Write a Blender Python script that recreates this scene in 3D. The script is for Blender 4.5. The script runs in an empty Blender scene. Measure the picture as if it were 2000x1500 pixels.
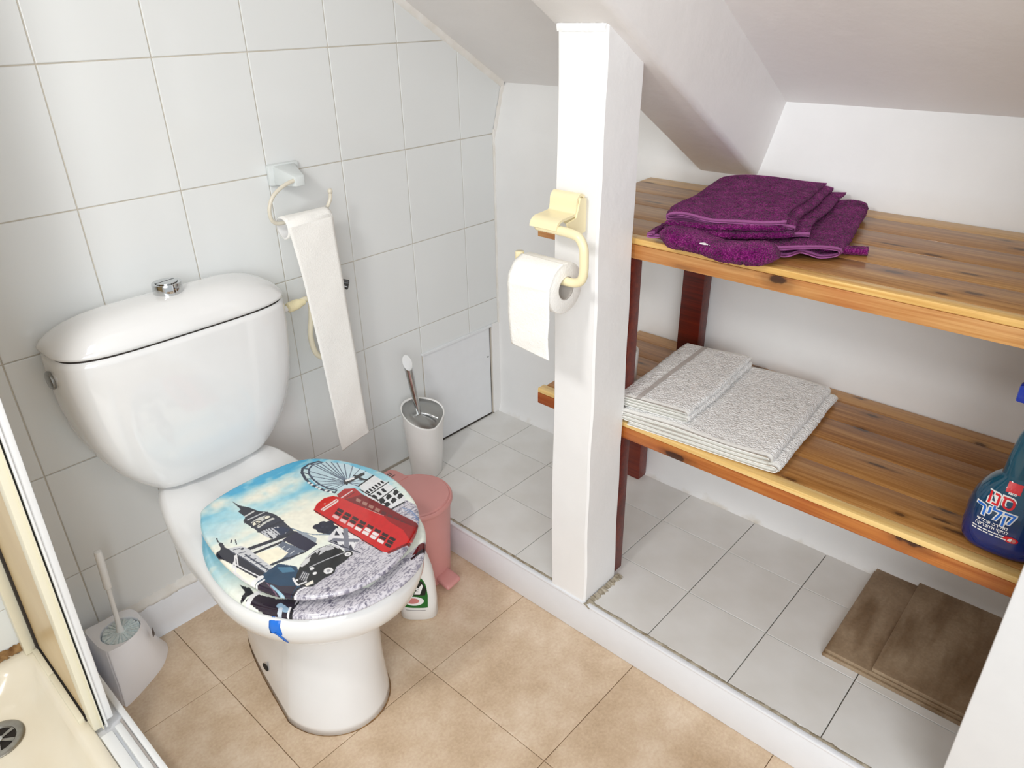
import bpy, bmesh, math, random
import numpy as np
from mathutils import Vector, Matrix
from mathutils.bvhtree import BVHTree
random.seed(7); rng = np.random.default_rng(7)
C = bpy.context.scene.collection
sc = bpy.context.scene
# ------------------------------------------------------------------ camera, light, exposure
cam_d = bpy.data.cameras.new('camera'); cam = bpy.data.objects.new('camera', cam_d); C.objects.link(cam)
CR = ((0.6724208838, -0.7399997573, -0.0158276396), (-0.3502316128, -0.2992635096, -0.8875692476), (0.6520643928, 0.6023634376, -0.4604023421))
CT = (-0.4581573678, -1.5230817542, 1.3341116395)
cam.matrix_world = Matrix(((CR[0][0], -CR[1][0], -CR[2][0], CT[0]), (CR[0][1], -CR[1][1], -CR[2][1], CT[1]), (CR[0][2], -CR[1][2], -CR[2][2], CT[2]), (0, 0, 0, 1)))
cam_d.sensor_width = 36; cam_d.lens = 1423.57 / 2000 * 36; cam_d.clip_start = .02
sc.camera = cam
w = bpy.data.worlds.new('world'); sc.world = w; w.use_nodes = True
w.node_tree.nodes['Background'].inputs[0].default_value = (.93, .97, 1, 1)
w.node_tree.nodes['Background'].inputs[1].default_value = .95
def area(name, loc, target, size, size_y, power, col):
    d = bpy.data.lights.new(name, 'AREA'); d.shape = 'RECTANGLE'; d.size = size; d.size_y = size_y; d.energy = power; d.color = col
    o = bpy.data.objects.new(name, d); C.objects.link(o); o.location = loc
    o.rotation_euler = (Vector(target) - Vector(loc)).to_track_quat('-Z', 'Y').to_euler(); return o
area('wall_lamp_light', (-.66, -.86, 1.70), (.5, -.6, .5), .17, .17, 8.5, (1, .98, .95))
area('soft_fill_light', (-2.0, -2.9, 1.75), (.45, -.4, .4), 1.9, 1.5, 72, (.97, .985, 1))  # broad soft fill added to even out the room's brightness; no actual window
sc.cycles.diffuse_bounces = 8; sc.cycles.max_bounces = 14
sc.view_settings.view_transform = 'Standard'; sc.view_settings.look = 'None'; sc.view_settings.gamma = 1
sc.view_settings.use_curve_mapping = False
sc.view_settings.exposure = -0.32
# ------------------------------------------------------------------ helpers
def lin(c):
    return tuple((x / 255 / 12.92 if x <= 10.3 else ((x / 255 + .055) / 1.055) ** 2.4) for x in c)
def link(o, parent=None):
    C.objects.link(o)
    if parent: o.parent = parent
    return o
def obj(name, geo, mat, parent=None, smooth=False, label=None, cat=None, group=None, kind=None, mats2=None, at=None, rot=None):
    """geo = (verts, faces) in world space; a child is stored relative to its (location-only) parent chain"""
    v, f = geo[0], geo[1]
    off = Vector((0, 0, 0)); p = parent
    while p: off += p.location; p = p.parent
    loc = Vector(at) - off if at else None
    if at: off = Vector((0, 0, 0))
    me = bpy.data.meshes.new(name)
    me.from_pydata([(a[0] - off.x, a[1] - off.y, a[2] - off.z) for a in v], [], f)
    me.materials.append(mat)
    if mats2:
        me.materials.append(mats2[0])
        for i in mats2[1]: me.polygons[i].material_index = 1
    if smooth is True: me.polygons.foreach_set('use_smooth', [True] * len(me.polygons))
    elif smooth:
        me.polygons.foreach_set('use_smooth', [True] * len(me.polygons)); me.set_sharp_from_angle(angle=math.radians(smooth))
    me.update()
    o = bpy.data.objects.new(name, me); link(o, parent)
    if at: o.location = loc; o.rotation_euler = rot or (0, 0, 0)
    tag(o, label, cat, group, kind); return o
def tag(o, label=None, cat=None, group=None, kind=None):
    if label: o['label'] = label
    if cat: o['category'] = cat
    if group: o['group'] = group
    if kind: o['kind'] = kind
def thing(name, loc, label, cat, group=None):
    o = bpy.data.objects.new(name, None); o.empty_display_size = .05; link(o); o.location = loc; tag(o, label, cat, group); return o
def join(*gs):
    V, F = [], []
    for v, f in gs:
        n = len(V); V += [tuple(a) for a in v]; F += [tuple(i + n for i in q) for q in f]
    return V, F
def from_bm(bm):
    bm.verts.index_update(); g = ([tuple(v.co) for v in bm.verts], [tuple(v.index for v in f.verts) for f in bm.faces]); bm.free(); return g
def box(x0, x1, y0, y1, z0, z1, bev=0, seg=2):
    bm = bmesh.new(); bmesh.ops.create_cube(bm, size=1)
    for v in bm.verts: v.co = ((x0 + x1) / 2 + v.co.x * (x1 - x0), (y0 + y1) / 2 + v.co.y * (y1 - y0), (z0 + z1) / 2 + v.co.z * (z1 - z0))
    if bev: bmesh.ops.bevel(bm, geom=bm.edges[:], offset=bev, segments=seg, affect='EDGES', profile=.5)
    return from_bm(bm)
def hexa(p, bev=0, seg=2):
    """p: 8 corners, bottom ring 0-3 then top ring 4-7"""
    bm = bmesh.new(); vs = [bm.verts.new(a) for a in p]
    for q in ((3, 2, 1, 0), (4, 5, 6, 7), (0, 1, 5, 4), (1, 2, 6, 5), (2, 3, 7, 6), (3, 0, 4, 7)): bm.faces.new([vs[i] for i in q])
    bmesh.ops.recalc_face_normals(bm, faces=bm.faces[:])
    if bev: bmesh.ops.bevel(bm, geom=bm.edges[:], offset=bev, segments=seg, affect='EDGES', profile=.5)
    return from_bm(bm)
def loft(rings, cap0=True, cap1=True):
    n = len(rings[0]); V = [tuple(p) for r in rings for p in r]; F = []
    for i in range(len(rings) - 1):
        for j in range(n):
            k = (j + 1) % n; F.append((i * n + j, i * n + k, (i + 1) * n + k, (i + 1) * n + j))
    if cap0: F.append(tuple(reversed(range(n))))
    if cap1: F.append(tuple(range((len(rings) - 1) * n, len(rings) * n)))
    return V, F
def lathe(prof, c=(0, 0), n=40, cap0=True, cap1=True):
    return loft([[(c[0] + r * math.cos(2 * math.pi * j / n), c[1] + r * math.sin(2 * math.pi * j / n), z) for j in range(n)] for r, z in prof], cap0, cap1)
def catmull(P, m=8, closed=False):
    P = [Vector(p) for p in P]; out = []; n = len(P)
    for i in range(n if closed else n - 1):
        if closed: a, b, c, d = P[i - 1], P[i], P[(i + 1) % n], P[(i + 2) % n]
        else: a, b, c, d = P[max(i - 1, 0)], P[i], P[i + 1], P[min(i + 2, n - 1)]
        for k in range(m):
            t = k / m
            out.append(.5 * ((2 * b) + (c - a) * t + (2 * a - 5 * b + 4 * c - d) * t * t + (3 * b - a - 3 * c + d) * t ** 3))
    if not closed: out.append(P[-1])
    return out
def tube(P, r, n=16, m=8, smooth=True):
    pts = catmull(P, m) if smooth else [Vector(p) for p in P]
    R = r if callable(r) else (lambda t: r)
    T0 = (pts[1] - pts[0]).normalized(); N = T0.orthogonal().normalized(); rings = []
    for i, p in enumerate(pts):
        T = (pts[min(i + 1, len(pts) - 1)] - pts[max(i - 1, 0)]).normalized()
        N = (N - T * N.dot(T)).normalized(); B = T.cross(N); rr = R(i / (len(pts) - 1))
        rings.append([p + (N * math.cos(2 * math.pi * j / n) + B * math.sin(2 * math.pi * j / n)) * rr for j in range(n)])
    return loft(rings)
def sup(cx, y_b, y_f, hw, p=2.5, n=64, yw=None, pb=None, z=0):
    """closed plan outline: half width hw at y=yw, front at y_f (smaller y), back at y_b"""
    if yw is None: yw = (y_b + y_f) / 2
    pb = pb or p; out = []
    for j in range(n):
        a = 2 * math.pi * j / n; c, s = math.cos(a), math.sin(a)
        q = pb if s > 0 else p
        x = math.copysign(abs(c) ** (2 / q), c) * hw
        y = (abs(s) ** (2 / q)) * (y_b - yw) if s > 0 else -(abs(s) ** (2 / q)) * (yw - y_f)
        out.append((cx + x, yw + y, z))
    return out
def clip(poly, a, b, c):
    """keep a*x+b*y<=c"""
    out = []
    for i in range(len(poly)):
        p, q = poly[i], poly[(i + 1) % len(poly)]; dp, dq = a * p[0] + b * p[1] - c, a * q[0] + b * q[1] - c
        if dp <= 0: out.append(p)
        if (dp < 0 < dq) or (dq < 0 < dp):
            t = dp / (dp - dq); out.append((p[0] + (q[0] - p[0]) * t, p[1] + (q[1] - p[1]) * t))
    return out
def inset(poly, d):
    n = len(poly); out = []
    for i in range(n):
        p0, p, p1 = Vector(poly[i - 1]), Vector(poly[i]), Vector(poly[(i + 1) % n])
        e0, e1 = (p - p0).normalized(), (p1 - p).normalized(); n0, n1 = Vector((-e0.y, e0.x)), Vector((-e1.y, e1.x))
        k = (n0 + n1) / max(1 + n0.dot(n1), .3); out.append(tuple(p + k * d))
    return out
def slab(poly, mp, h, bev):
    """poly CCW 2D -> tile standing h proud; mp(a,b,h) -> xyz"""
    r = [[mp(a, b, 0) for a, b in poly], [mp(a, b, h - bev) for a, b in poly], [mp(a, b, h - bev * .3) for a, b in inset(poly, bev * .3)], [mp(a, b, h) for a, b in inset(poly, bev)]]
    return loft(r, False, True)
# ------------------------------------------------------------------ materials
def nt(name):
    m = bpy.data.materials.new(name); m.use_nodes = True; return m, m.node_tree.nodes, m.node_tree.links, m.node_tree.nodes['Principled BSDF']
def ramp(n, stops):
    r = n.new('ShaderNodeValToRGB'); e = r.color_ramp.elements
    e[0].position, e[0].color = stops[0][0], (*stops[0][1], 1); e[1].position, e[1].color = stops[-1][0], (*stops[-1][1], 1)
    for p, c in stops[1:-1]:
        k = e.new(p); k.color = (*c, 1)
    return r
def mat(name, rgb, rough=.5, metal=0, noise=0, nscale=30, bump=0, bscale=200, coat=0, trans=0, sss=0, rgb2=None, spec=.5):
    m, n, l, b = nt(name); c = lin(rgb)
    b.inputs['Base Color'].default_value = (*c, 1); b.inputs['Roughness'].default_value = rough; b.inputs['Metallic'].default_value = metal
    b.inputs['Coat Weight'].default_value = coat; b.inputs['Coat Roughness'].default_value = .04
    b.inputs['Transmission Weight'].default_value = trans; b.inputs['Specular IOR Level'].default_value = spec
    if sss: b.inputs['Subsurface Weight'].default_value = sss; b.inputs['Subsurface Radius'].default_value = (.01, .01, .01)
    tc = n.new('ShaderNodeTexCoord')
    nz = n.new('ShaderNodeTexNoise'); nz.inputs['Scale'].default_value = nscale; nz.inputs['Detail'].default_value = 5
    l.new(tc.outputs['Object'], nz.inputs['Vector'])
    c2 = lin(rgb2) if rgb2 else tuple(x * (1 - (noise or .02)) for x in c)
    r = ramp(n, [(.35, c), (.68, c2)]); l.new(nz.outputs['Fac'], r.inputs[0]); l.new(r.outputs[0], b.inputs['Base Color'])
    if bump:
        n2 = n.new('ShaderNodeTexNoise'); n2.inputs['Scale'].default_value = bscale; n2.inputs['Detail'].default_value = 4; l.new(tc.outputs['Object'], n2.inputs['Vector'])
        bp = n.new('ShaderNodeBump'); bp.inputs['Strength'].default_value = bump; bp.inputs['Distance'].default_value = .002; l.new(n2.outputs['Fac'], bp.inputs['Height']); l.new(bp.outputs[0], b.inputs['Normal'])
    return m
def math_n(n, l, op, a, b=None, c=None):
    k = n.new('ShaderNodeMath'); k.operation = op
    for i, v in enumerate((a, b, c)):
        if v is None: continue
        if isinstance(v, (int, float)): k.inputs[i].default_value = v
        else: l.new(v, k.inputs[i])
    return k.outputs[0]
def mix(n, l, fac, a, b, blend='MIX'):
    k = n.new('ShaderNodeMix'); k.data_type = 'RGBA'; k.blend_type = blend
    for i, v in ((0, fac), (6, a), (7, b)):
        if isinstance(v, (int, float)): k.inputs[i].default_value = v
        elif isinstance(v, tuple): k.inputs[i].default_value = (*v, 1)
        else: l.new(v, k.inputs[i])
    return k.outputs[2]
def wood(name, light, mid, dark, rough=.32, knots=(), fine=1.0, red=None):
    m, n, l, b = nt(name); tc = n.new('ShaderNodeTexCoord'); oi = n.new('ShaderNodeObjectInfo')
    geo = n.new('ShaderNodeNewGeometry')
    mp = n.new('ShaderNodeMapping'); mp.inputs['Scale'].default_value = (40, 1.7, 40); l.new(geo.outputs['Position'], mp.inputs['Vector'])
    cx = n.new('ShaderNodeCombineXYZ'); rnd = math_n(n, l, 'MULTIPLY', oi.outputs['Random'], 37); l.new(rnd, cx.inputs[1]); l.new(rnd, cx.inputs[0]); l.new(cx.outputs[0], mp.inputs['Location'])
    nz = n.new('ShaderNodeTexNoise'); nz.inputs['Scale'].default_value = 1.3; nz.inputs['Detail'].default_value = 6; nz.inputs['Roughness'].default_value = .55; nz.inputs['Distortion'].default_value = .35; l.new(mp.outputs[0], nz.inputs['Vector'])
    mp2 = n.new('ShaderNodeMapping'); mp2.inputs['Scale'].default_value = (230 * fine, 6, 230 * fine); l.new(geo.outputs['Position'], mp2.inputs['Vector'])
    nf = n.new('ShaderNodeTexNoise'); nf.inputs['Scale'].default_value = 1; nf.inputs['Detail'].default_value = 3; l.new(mp2.outputs[0], nf.inputs['Vector'])
    fac = math_n(n, l, 'ADD', math_n(n, l, 'MULTIPLY', nz.outputs['Fac'], .58), math_n(n, l, 'MULTIPLY', nf.outputs['Fac'], .42))
    fac = math_n(n, l, 'ADD', fac, math_n(n, l, 'MULTIPLY', math_n(n, l, 'SUBTRACT', oi.outputs['Random'], .5), .26))
    r = ramp(n, [(.34, lin(light)), (.5, lin(mid)), (.66, lin(dark))]); l.new(fac, r.inputs[0]); col = r.outputs[0]
    big = n.new('ShaderNodeTexNoise'); big.inputs['Scale'].default_value = 5; big.inputs['Detail'].default_value = 2; l.new(geo.outputs['Position'], big.inputs['Vector'])
    if red:
        rr = ramp(n, [(.45, (0, 0, 0)), (.75, (.6, .6, .6))]); l.new(big.outputs['Fac'], rr.inputs[0]); col = mix(n, l, rr.outputs[0], col, lin(red))
    wob = n.new('ShaderNodeTexNoise'); wob.inputs['Scale'].default_value = 60; l.new(geo.outputs['Position'], wob.inputs['Vector'])
    for kx, ky, kz, rx, ry, rz, a in knots:
        s = n.new('ShaderNodeVectorMath'); s.operation = 'SUBTRACT'; l.new(geo.outputs['Position'], s.inputs[0]); s.inputs[1].default_value = (kx, ky, kz)
        d = n.new('ShaderNodeVectorMath'); d.operation = 'DIVIDE'; l.new(s.outputs[0], d.inputs[0]); d.inputs[1].default_value = (rx, ry, rz)
        ln = n.new('ShaderNodeVectorMath'); ln.operation = 'LENGTH'; l.new(d.outputs[0], ln.inputs[0])
        dd = math_n(n, l, 'ADD', ln.outputs['Value'], math_n(n, l, 'MULTIPLY', math_n(n, l, 'SUBTRACT', wob.outputs['Fac'], .5), .9))
        k = ramp(n, [(.0, (a, a, a)), (.3, (a, a, a)), (.42, (a * .45,) * 3), (.95, (0, 0, 0))]); l.new(math_n(n, l, 'MULTIPLY', dd, .5), k.inputs[0])
        col = mix(n, l, k.outputs[0], col, lin((52, 24, 12)))
    l.new(col, b.inputs['Base Color']); b.inputs['Roughness'].default_value = rough; b.inputs['Coat Weight'].default_value = .12
    bp = n.new('ShaderNodeBump'); bp.inputs['Strength'].default_value = .12; bp.inputs['Distance'].default_value = .001; l.new(fac, bp.inputs['Height']); l.new(bp.outputs[0], b.inputs['Normal'])
    return m
def terry(name, c1, c2, scale=420, strength=.9, sheen=.35, c3=None):
    m, n, l, b = nt(name); tc = n.new('ShaderNodeTexCoord')
    v = n.new('ShaderNodeTexVoronoi'); v.inputs['Scale'].default_value = scale; l.new(tc.outputs['Object'], v.inputs['Vector'])
    z = n.new('ShaderNodeTexNoise'); z.inputs['Scale'].default_value = 45; z.inputs['Detail'].default_value = 4; l.new(tc.outputs['Object'], z.inputs['Vector'])
    f = math_n(n, l, 'SUBTRACT', math_n(n, l, 'ADD', .35, math_n(n, l, 'MULTIPLY', z.outputs['Fac'], .6)), math_n(n, l, 'MULTIPLY', v.outputs['Distance'], .55))
    r = ramp(n, [(.12, lin(c2)), (.42, lin(c1)), (.62, lin(c3 or c1))]); l.new(f, r.inputs[0]); l.new(r.outputs[0], b.inputs['Base Color'])
    b.inputs['Roughness'].default_value = .95; b.inputs['Specular IOR Level'].default_value = .1; b.inputs['Sheen Weight'].default_value = sheen
    bp = n.new('ShaderNodeBump'); bp.inputs['Strength'].default_value = strength; bp.inputs['Distance'].default_value = .003; l.new(v.outputs['Distance'], bp.inputs['Height']); bp.invert = True; l.new(bp.outputs[0], b.inputs['Normal'])
    return m
def plaster(name, rgb, stain=None, zlo=0, zhi=0, stain2=None):
    """painted plaster; optional damp stain close to z=zlo"""
    m, n, l, b = nt(name); geo = n.new('ShaderNodeNewGeometry'); c = lin(rgb)
    nz = n.new('ShaderNodeTexNoise'); nz.inputs['Scale'].default_value = 7; nz.inputs['Detail'].default_value = 5; l.new(geo.outputs['Position'], nz.inputs['Vector'])
    r = ramp(n, [(.3, c), (.75, tuple(x * .95 for x in c))]); l.new(nz.outputs['Fac'], r.inputs[0]); col = r.outputs[0]
    if stain:
        sp = n.new('ShaderNodeSeparateXYZ'); l.new(geo.outputs['Position'], sp.inputs[0])
        h = n.new('ShaderNodeMapRange'); h.inputs['From Min'].default_value = zlo; h.inputs['From Max'].default_value = zhi; h.inputs['To Min'].default_value = 1; h.inputs['To Max'].default_value = 0; l.new(sp.outputs['Z'], h.inputs['Value'])
        sn = n.new('ShaderNodeTexNoise'); sn.inputs['Scale'].default_value = 14; sn.inputs['Detail'].default_value = 6; l.new(geo.outputs['Position'], sn.inputs['Vector'])
        f = math_n(n, l, 'MULTIPLY', h.outputs[0], sn.outputs['Fac']); rr = ramp(n, [(.44, (0, 0, 0)), (.60, (.55, .55, .55))]); l.new(f, rr.inputs[0]); col = mix(n, l, rr.outputs[0], col, lin(stain))
    l.new(col, b.inputs['Base Color']); b.inputs['Roughness'].default_value = .5
    n2 = n.new('ShaderNodeTexNoise'); n2.inputs['Scale'].default_value = 26; n2.inputs['Detail'].default_value = 6; l.new(geo.outputs['Position'], n2.inputs['Vector'])
    bp = n.new('ShaderNodeBump'); bp.inputs['Strength'].default_value = .22; bp.inputs['Distance'].default_value = .006; l.new(n2.outputs['Fac'], bp.inputs['Height']); l.new(bp.outputs[0], b.inputs['Normal'])
    return m
def mottled(name, a, bb, c, rough=.4, scale=9, stain=None):
    m, n, l, b = nt(name); geo = n.new('ShaderNodeNewGeometry'); oi = n.new('ShaderNodeObjectInfo')
    nz = n.new('ShaderNodeTexNoise'); nz.inputs['Scale'].default_value = scale; nz.inputs['Detail'].default_value = 8; nz.inputs['Roughness'].default_value = .65; l.new(geo.outputs['Position'], nz.inputs['Vector'])
    f = math_n(n, l, 'ADD', nz.outputs['Fac'], math_n(n, l, 'MULTIPLY', math_n(n, l, 'SUBTRACT', oi.outputs['Random'], .5), .1))
    r = ramp(n, [(.32, lin(a)), (.52, lin(bb)), (.72, lin(c))]); l.new(f, r.inputs[0])
    n3 = n.new('ShaderNodeTexNoise'); n3.inputs['Scale'].default_value = 160; n3.inputs['Detail'].default_value = 3; l.new(geo.outputs['Position'], n3.inputs['Vector'])
    base_c = r.outputs[0]
    if stain:
        ms = n.new('ShaderNodeMapping'); ms.inputs['Scale'].default_value = (3.2, 13, 3); l.new(geo.outputs['Position'], ms.inputs['Vector'])
        sn = n.new('ShaderNodeTexNoise'); sn.inputs['Scale'].default_value = 1; sn.inputs['Detail'].default_value = 4; l.new(ms.outputs[0], sn.inputs['Vector'])
        rs = ramp(n, [(.50, (0, 0, 0)), (.62, (.75, .75, .75))]); l.new(sn.outputs['Fac'], rs.inputs[0]); base_c = mix(n, l, rs.outputs[0], base_c, lin(stain))
    col = mix(n, l, .25, base_c, n3.outputs['Fac'], 'OVERLAY'); l.new(col, b.inputs['Base Color'])
    b.inputs['Roughness'].default_value = rough
    bp = n.new('ShaderNodeBump'); bp.inputs['Strength'].default_value = .1; bp.inputs['Distance'].default_value = .001; l.new(n3.outputs['Fac'], bp.inputs['Height']); l.new(bp.outputs[0], b.inputs['Normal'])
    return m
def art_mat(name, rough=.12):
    m, n, l, b = nt(name); a = n.new('ShaderNodeAttribute'); a.attribute_name = 'print'; l.new(a.outputs['Color'], b.inputs['Base Color']); b.inputs['Roughness'].default_value = rough; b.inputs['Coat Weight'].default_value = .4; b.inputs['Coat Roughness'].default_value = .05; return m
M = dict(
    tile=mat('glazed_wall_tile', (228, 231, 231), .13, noise=.02, nscale=3, bump=.03, bscale=12),
    grout=mat('wall_grout', (206, 199, 186), .9, noise=.18, nscale=16),
    ftile=mat('white_floor_tile', (228, 228, 226), .3, noise=.05, nscale=9, rgb2=(219, 218, 214)),
    fgrout=mat('floor_grout', (132, 126, 116), .95, noise=.4, nscale=22),
    lino=mottled('beige_floor_tile', (224, 204, 180), (208, 184, 156), (190, 164, 134), .34),
    lgrout=mat('beige_grout', (172, 146, 116), .9, noise=.3),
    brown=mottled('brown_tile', (176, 156, 130), (156, 134, 108), (126, 102, 76), .5, 7, (112, 84, 52)),
    wall=plaster('painted_plaster', (240, 240, 239)),
    knee=plaster('knee_wall_paint', (240, 241, 241), (196, 184, 158), .09, .19),
    ceil=plaster('ceiling_paint', (236, 234, 233)),
    post=plaster('post_paint', (243, 243, 243), (204, 196, 176), .09, .15),
    smooth=mat('smooth_white_paint', (231, 234, 237), .25),
    trimm=mat('white_plastic_trim', (232, 235, 240), .28),
    cement=mat('crumbled_grout', (188, 180, 162), .95, noise=.4, nscale=60, rgb2=(140, 128, 106), bump=.8, bscale=150),
    caulk=mat('caulk', (238, 237, 234), .7, rgb2=(226, 222, 214), nscale=18),
    ceramic=mat('white_ceramic', (233, 234, 234), .07, coat=.5, noise=.01),
    gap=mat('dark_gap', (52, 46, 42), .9),
    chrome=mat('chrome', (205, 207, 208), .08, 1),
    dchrome=mat('dull_chrome', (172, 173, 172), .34, 1),
    darkchrome=mat('dark_chrome', (96, 96, 98), .2, 1),
    steel=mat('brushed_steel', (165, 163, 158), .3, 1, noise=.2, nscale=80),
    dark=mat('dark_hole', (30, 24, 20), .8),
    black=mat('black_rubber', (14, 13, 13), .5),
    whitepl=mat('white_plastic', (238, 238, 236), .22),
    lilac=mat('pale_lilac_plastic', (250, 250, 255), .3, sss=.1),
    bristle=mat('bristle', (234, 246, 248), .6, noise=.2, nscale=200),
    pink=mat('pink_plastic', (208, 146, 142), .36),
    cream=mat('cream_plastic', (243, 231, 190), .28),
    creampaint=mat('cream_wire', (218, 212, 196), .3),
    bracket=mat('grey_white_plastic', (216, 222, 222), .3),
    hose=mat('cream_hose', (232, 223, 198), .45),
    paper=mat('toilet_paper', (246, 245, 241), .95, bump=.55, bscale=300, spec=.1, sss=.15),
    core=mat('cardboard_core', (196, 190, 184), .9),
    tray=mat('cream_acrylic', (240, 234, 218), .18, rgb2=(232, 222, 200), nscale=5),
    mould=mat('mould_stain', (160, 126, 82), .9, noise=.5, nscale=55, rgb2=(104, 68, 34)),
    alu=mat('white_aluminium', (242, 244, 245), .25),
    creamalu=mat('cream_aluminium', (236, 231, 210), .35),
    tan=mat('tan_acrylic', (206, 180, 134), .3, rgb2=(192, 162, 112), nscale=6),
    blue=mat('blue_tape', (24, 112, 214), .3),
    green=mat('green_print', (20, 104, 34), .35),
    blackp=mat('black_print', (14, 24, 14), .4),
    whitep=mat('white_print', (244, 244, 244), .4),
    pinkp=mat('pink_print', (206, 130, 126), .4),
    redp=mat('red_print', (222, 12, 30), .35),
    bluep=mat('blue_print', (22, 112, 216), .35),
    greyp=mat('grey_print', (92, 84, 84), .5),
    purple=terry('purple_terry', (116, 16, 98), (66, 4, 56), 330, 1, .1, (158, 60, 134)),
    purplehem=mat('purple_hem', (164, 96, 152), .9, bump=.5, bscale=500, spec=.1),
    towel=terry('white_terry', (250, 250, 249), (228, 228, 228), 260, .8, .2, (255, 255, 254)),
    towelhem=mat('white_hem', (244, 244, 240), .9, bump=.4, bscale=400, spec=.1),
    greystripe=mat('grey_band', (196, 190, 186), .9, spec=.1),
    redwood=wood('dark_red_wood', (120, 40, 14), (100, 24, 8), (72, 14, 6), .4),
)
KL = [(1.117, -1.125), (1.059, -1.173), (.99, -1.176), (.88, -1.249), (.753, -1.324), (.814, -1.384), (.781, -1.384), (.764, -1.414), (1.08, -1.375), (.963, -.65), (.733, -1.132), (1.117, -.887)]
KT = [(1.062, -1.315), (.915, -1.239), (.797, -1.216), (.934, -1.168), (.746, -1.298), (.773, -1.337), (1.078, -.566), (.938, -.672), (1.025, -1.347), (.855, -1.311)]
M['woodtop'] = wood('pine_upper_shelf', (206, 166, 108), (180, 134, 78), (146, 98, 50), .36, [(x, y, .945, .004 + .0015 * (i % 3), .015 + .005 * (i % 4), .02, .8) for i, (x, y) in enumerate(KT)])
M['woodlow'] = wood('pine_lower_shelf', (194, 146, 88), (168, 116, 60), (134, 84, 36), .36, [(x, y, .54, .004 + .0015 * (i % 3), .013 + .005 * (i % 4), .02, .8) for i, (x, y) in enumerate(KL)])
M['strip'] = wood('pine_front_strip', (238, 204, 136), (224, 182, 108), (200, 148, 76), .34)
M['railtop'] = wood('orange_pine_upper_rail', (212, 164, 104), (186, 130, 72), (148, 86, 42), .34, [(.705, -1.062, .917, .05, .022, .011, .95), (.705, -.881, .9, .05, .02, .006, .3)], .9, (168, 74, 18))
M['raillow'] = wood('orange_pine_lower_rail', (188, 118, 56), (160, 86, 34), (112, 48, 16), .34, [(.705, -.906, .497, .05, .03, .010, .95), (.705, -1.36, .521, .05, .03, .014, .95)], .9, (150, 56, 14))
# ------------------------------------------------------------------ the room
SZ = .098; KX = 1.130; YE = -1.92
CEIL = lambda x: 1.8476 - .6 * x
tile_mesh = {}
def tiles(parent, name, polys, mp, rot, m, h=.006, bev=.0016, jit=0):
    """polys: list of CCW polygons in the surface's 2D frame; equal polygons share one mesh"""
    for poly in polys:
        cx = sum(p[0] for p in poly) / len(poly); cy = sum(p[1] for p in poly) / len(poly)
        loc = [(round(p[0] - cx, 4), round(p[1] - cy, 4)) for p in poly]; key = (name, m.name, rot, tuple(loc))
        if key not in tile_mesh:
            o0 = Vector(mp(0, 0, 0)); v, f = slab(loc, lambda a, b, hh: tuple(Vector(mp(a, b, hh)) - o0), h, bev); me = bpy.data.meshes.new(name); me.from_pydata(v, [], f); me.materials.append(m); me.update(); tile_mesh[key] = me
        o = bpy.data.objects.new(name, tile_mesh[key]); link(o, parent); o.location = Vector(mp(cx, cy, 0)) - parent.location
        if jit: o.rotation_euler = tuple(rng.uniform(-jit, jit, 3))
def rect(a0, a1, b0, b1, g): return [(a0 + g, b0 + g), (a1 - g, b0 + g), (a1 - g, b1 - g), (a0 + g, b1 - g)]
wallmp = lambda a, b, h: (a, -h, b)          # wall facing -Y
floormp = lambda a, b, h: (a, b, h)
# tiled wall behind the toilet (grout plane stands 5 mm behind the tile faces, tile faces at y=0)
WB = .006
back = obj('wall_back', box(-1.2, 1.25, .0022, .12, 0, 2.45), M['grout'], kind='structure')
polys = []
for j in range(-1, 9):
    z0, z1 = .258 + .25 * j, .508 + .25 * j
    for k in range(-6, 6):
        x0, x1 = .2 * k, min(.2 * (k + 1), 1.128 if z0 < 1 else 1.2)
        lo = z0
        if j == -1: lo = .104
        if j == -1 and k >= 4: continue
        if j == 0 and k >= 4: lo = .424
        p = clip(rect(x0, x1, lo, z1, .0010), .6, 1, 1.8476 - .016)
        if z0 > 1: p = clip(p, 1, -.304, 1.131 - .304)
        if len(p) < 3: continue
        p = [q for i, q in enumerate(p) if (Vector(q) - Vector(p[i - 1])).length > .004]
        if len(p) < 3: continue
        a = abs(sum(p[i - 1][0] * p[i][1] - p[i][0] * p[i - 1][1] for i in range(len(p)))) / 2
        if a > .00004: polys.append(p)
tiles(back, 'wall_tile', polys, lambda a, b, h: (a, WB - h, b), 'w', M['tile'], jit=.0012)
# plaster margin beside the access panel, rough cement over the skirting
obj('plaster_margin', box(1.097, KX + .01, -.004, .01, SZ, .425, .002), M['wall'], back)
obj('wall_joint', box(1.127, KX + .004, -.005, .01, .42, 1.02, .002), M['caulk'], back)
def rough_strip(name, x0, x1, f, parent, m, n=90, amp=.004):
    pts = []; V = []; F = []
    for i in range(n + 1):
        x = x0 + (x1 - x0) * i / n; c = f(x)
        for q in c: V.append(tuple(a + rng.uniform(-amp, amp) for a in q))
    k = len(c)
    for i in range(n):
        for j in range(k - 1): F.append((i * k + j, (i + 1) * k + j, (i + 1) * k + j + 1, i * k + j + 1))
    return obj(name, (V, F), m, parent, smooth=True)
rough_strip('cement_bead', -.262, .575, lambda x: [(x, .004, .114), (x, -.003, .108), (x, -.010, .099), (x, -.014, .092), (x, .002, .088)], back, M['caulk'], 120, .0022)
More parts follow.
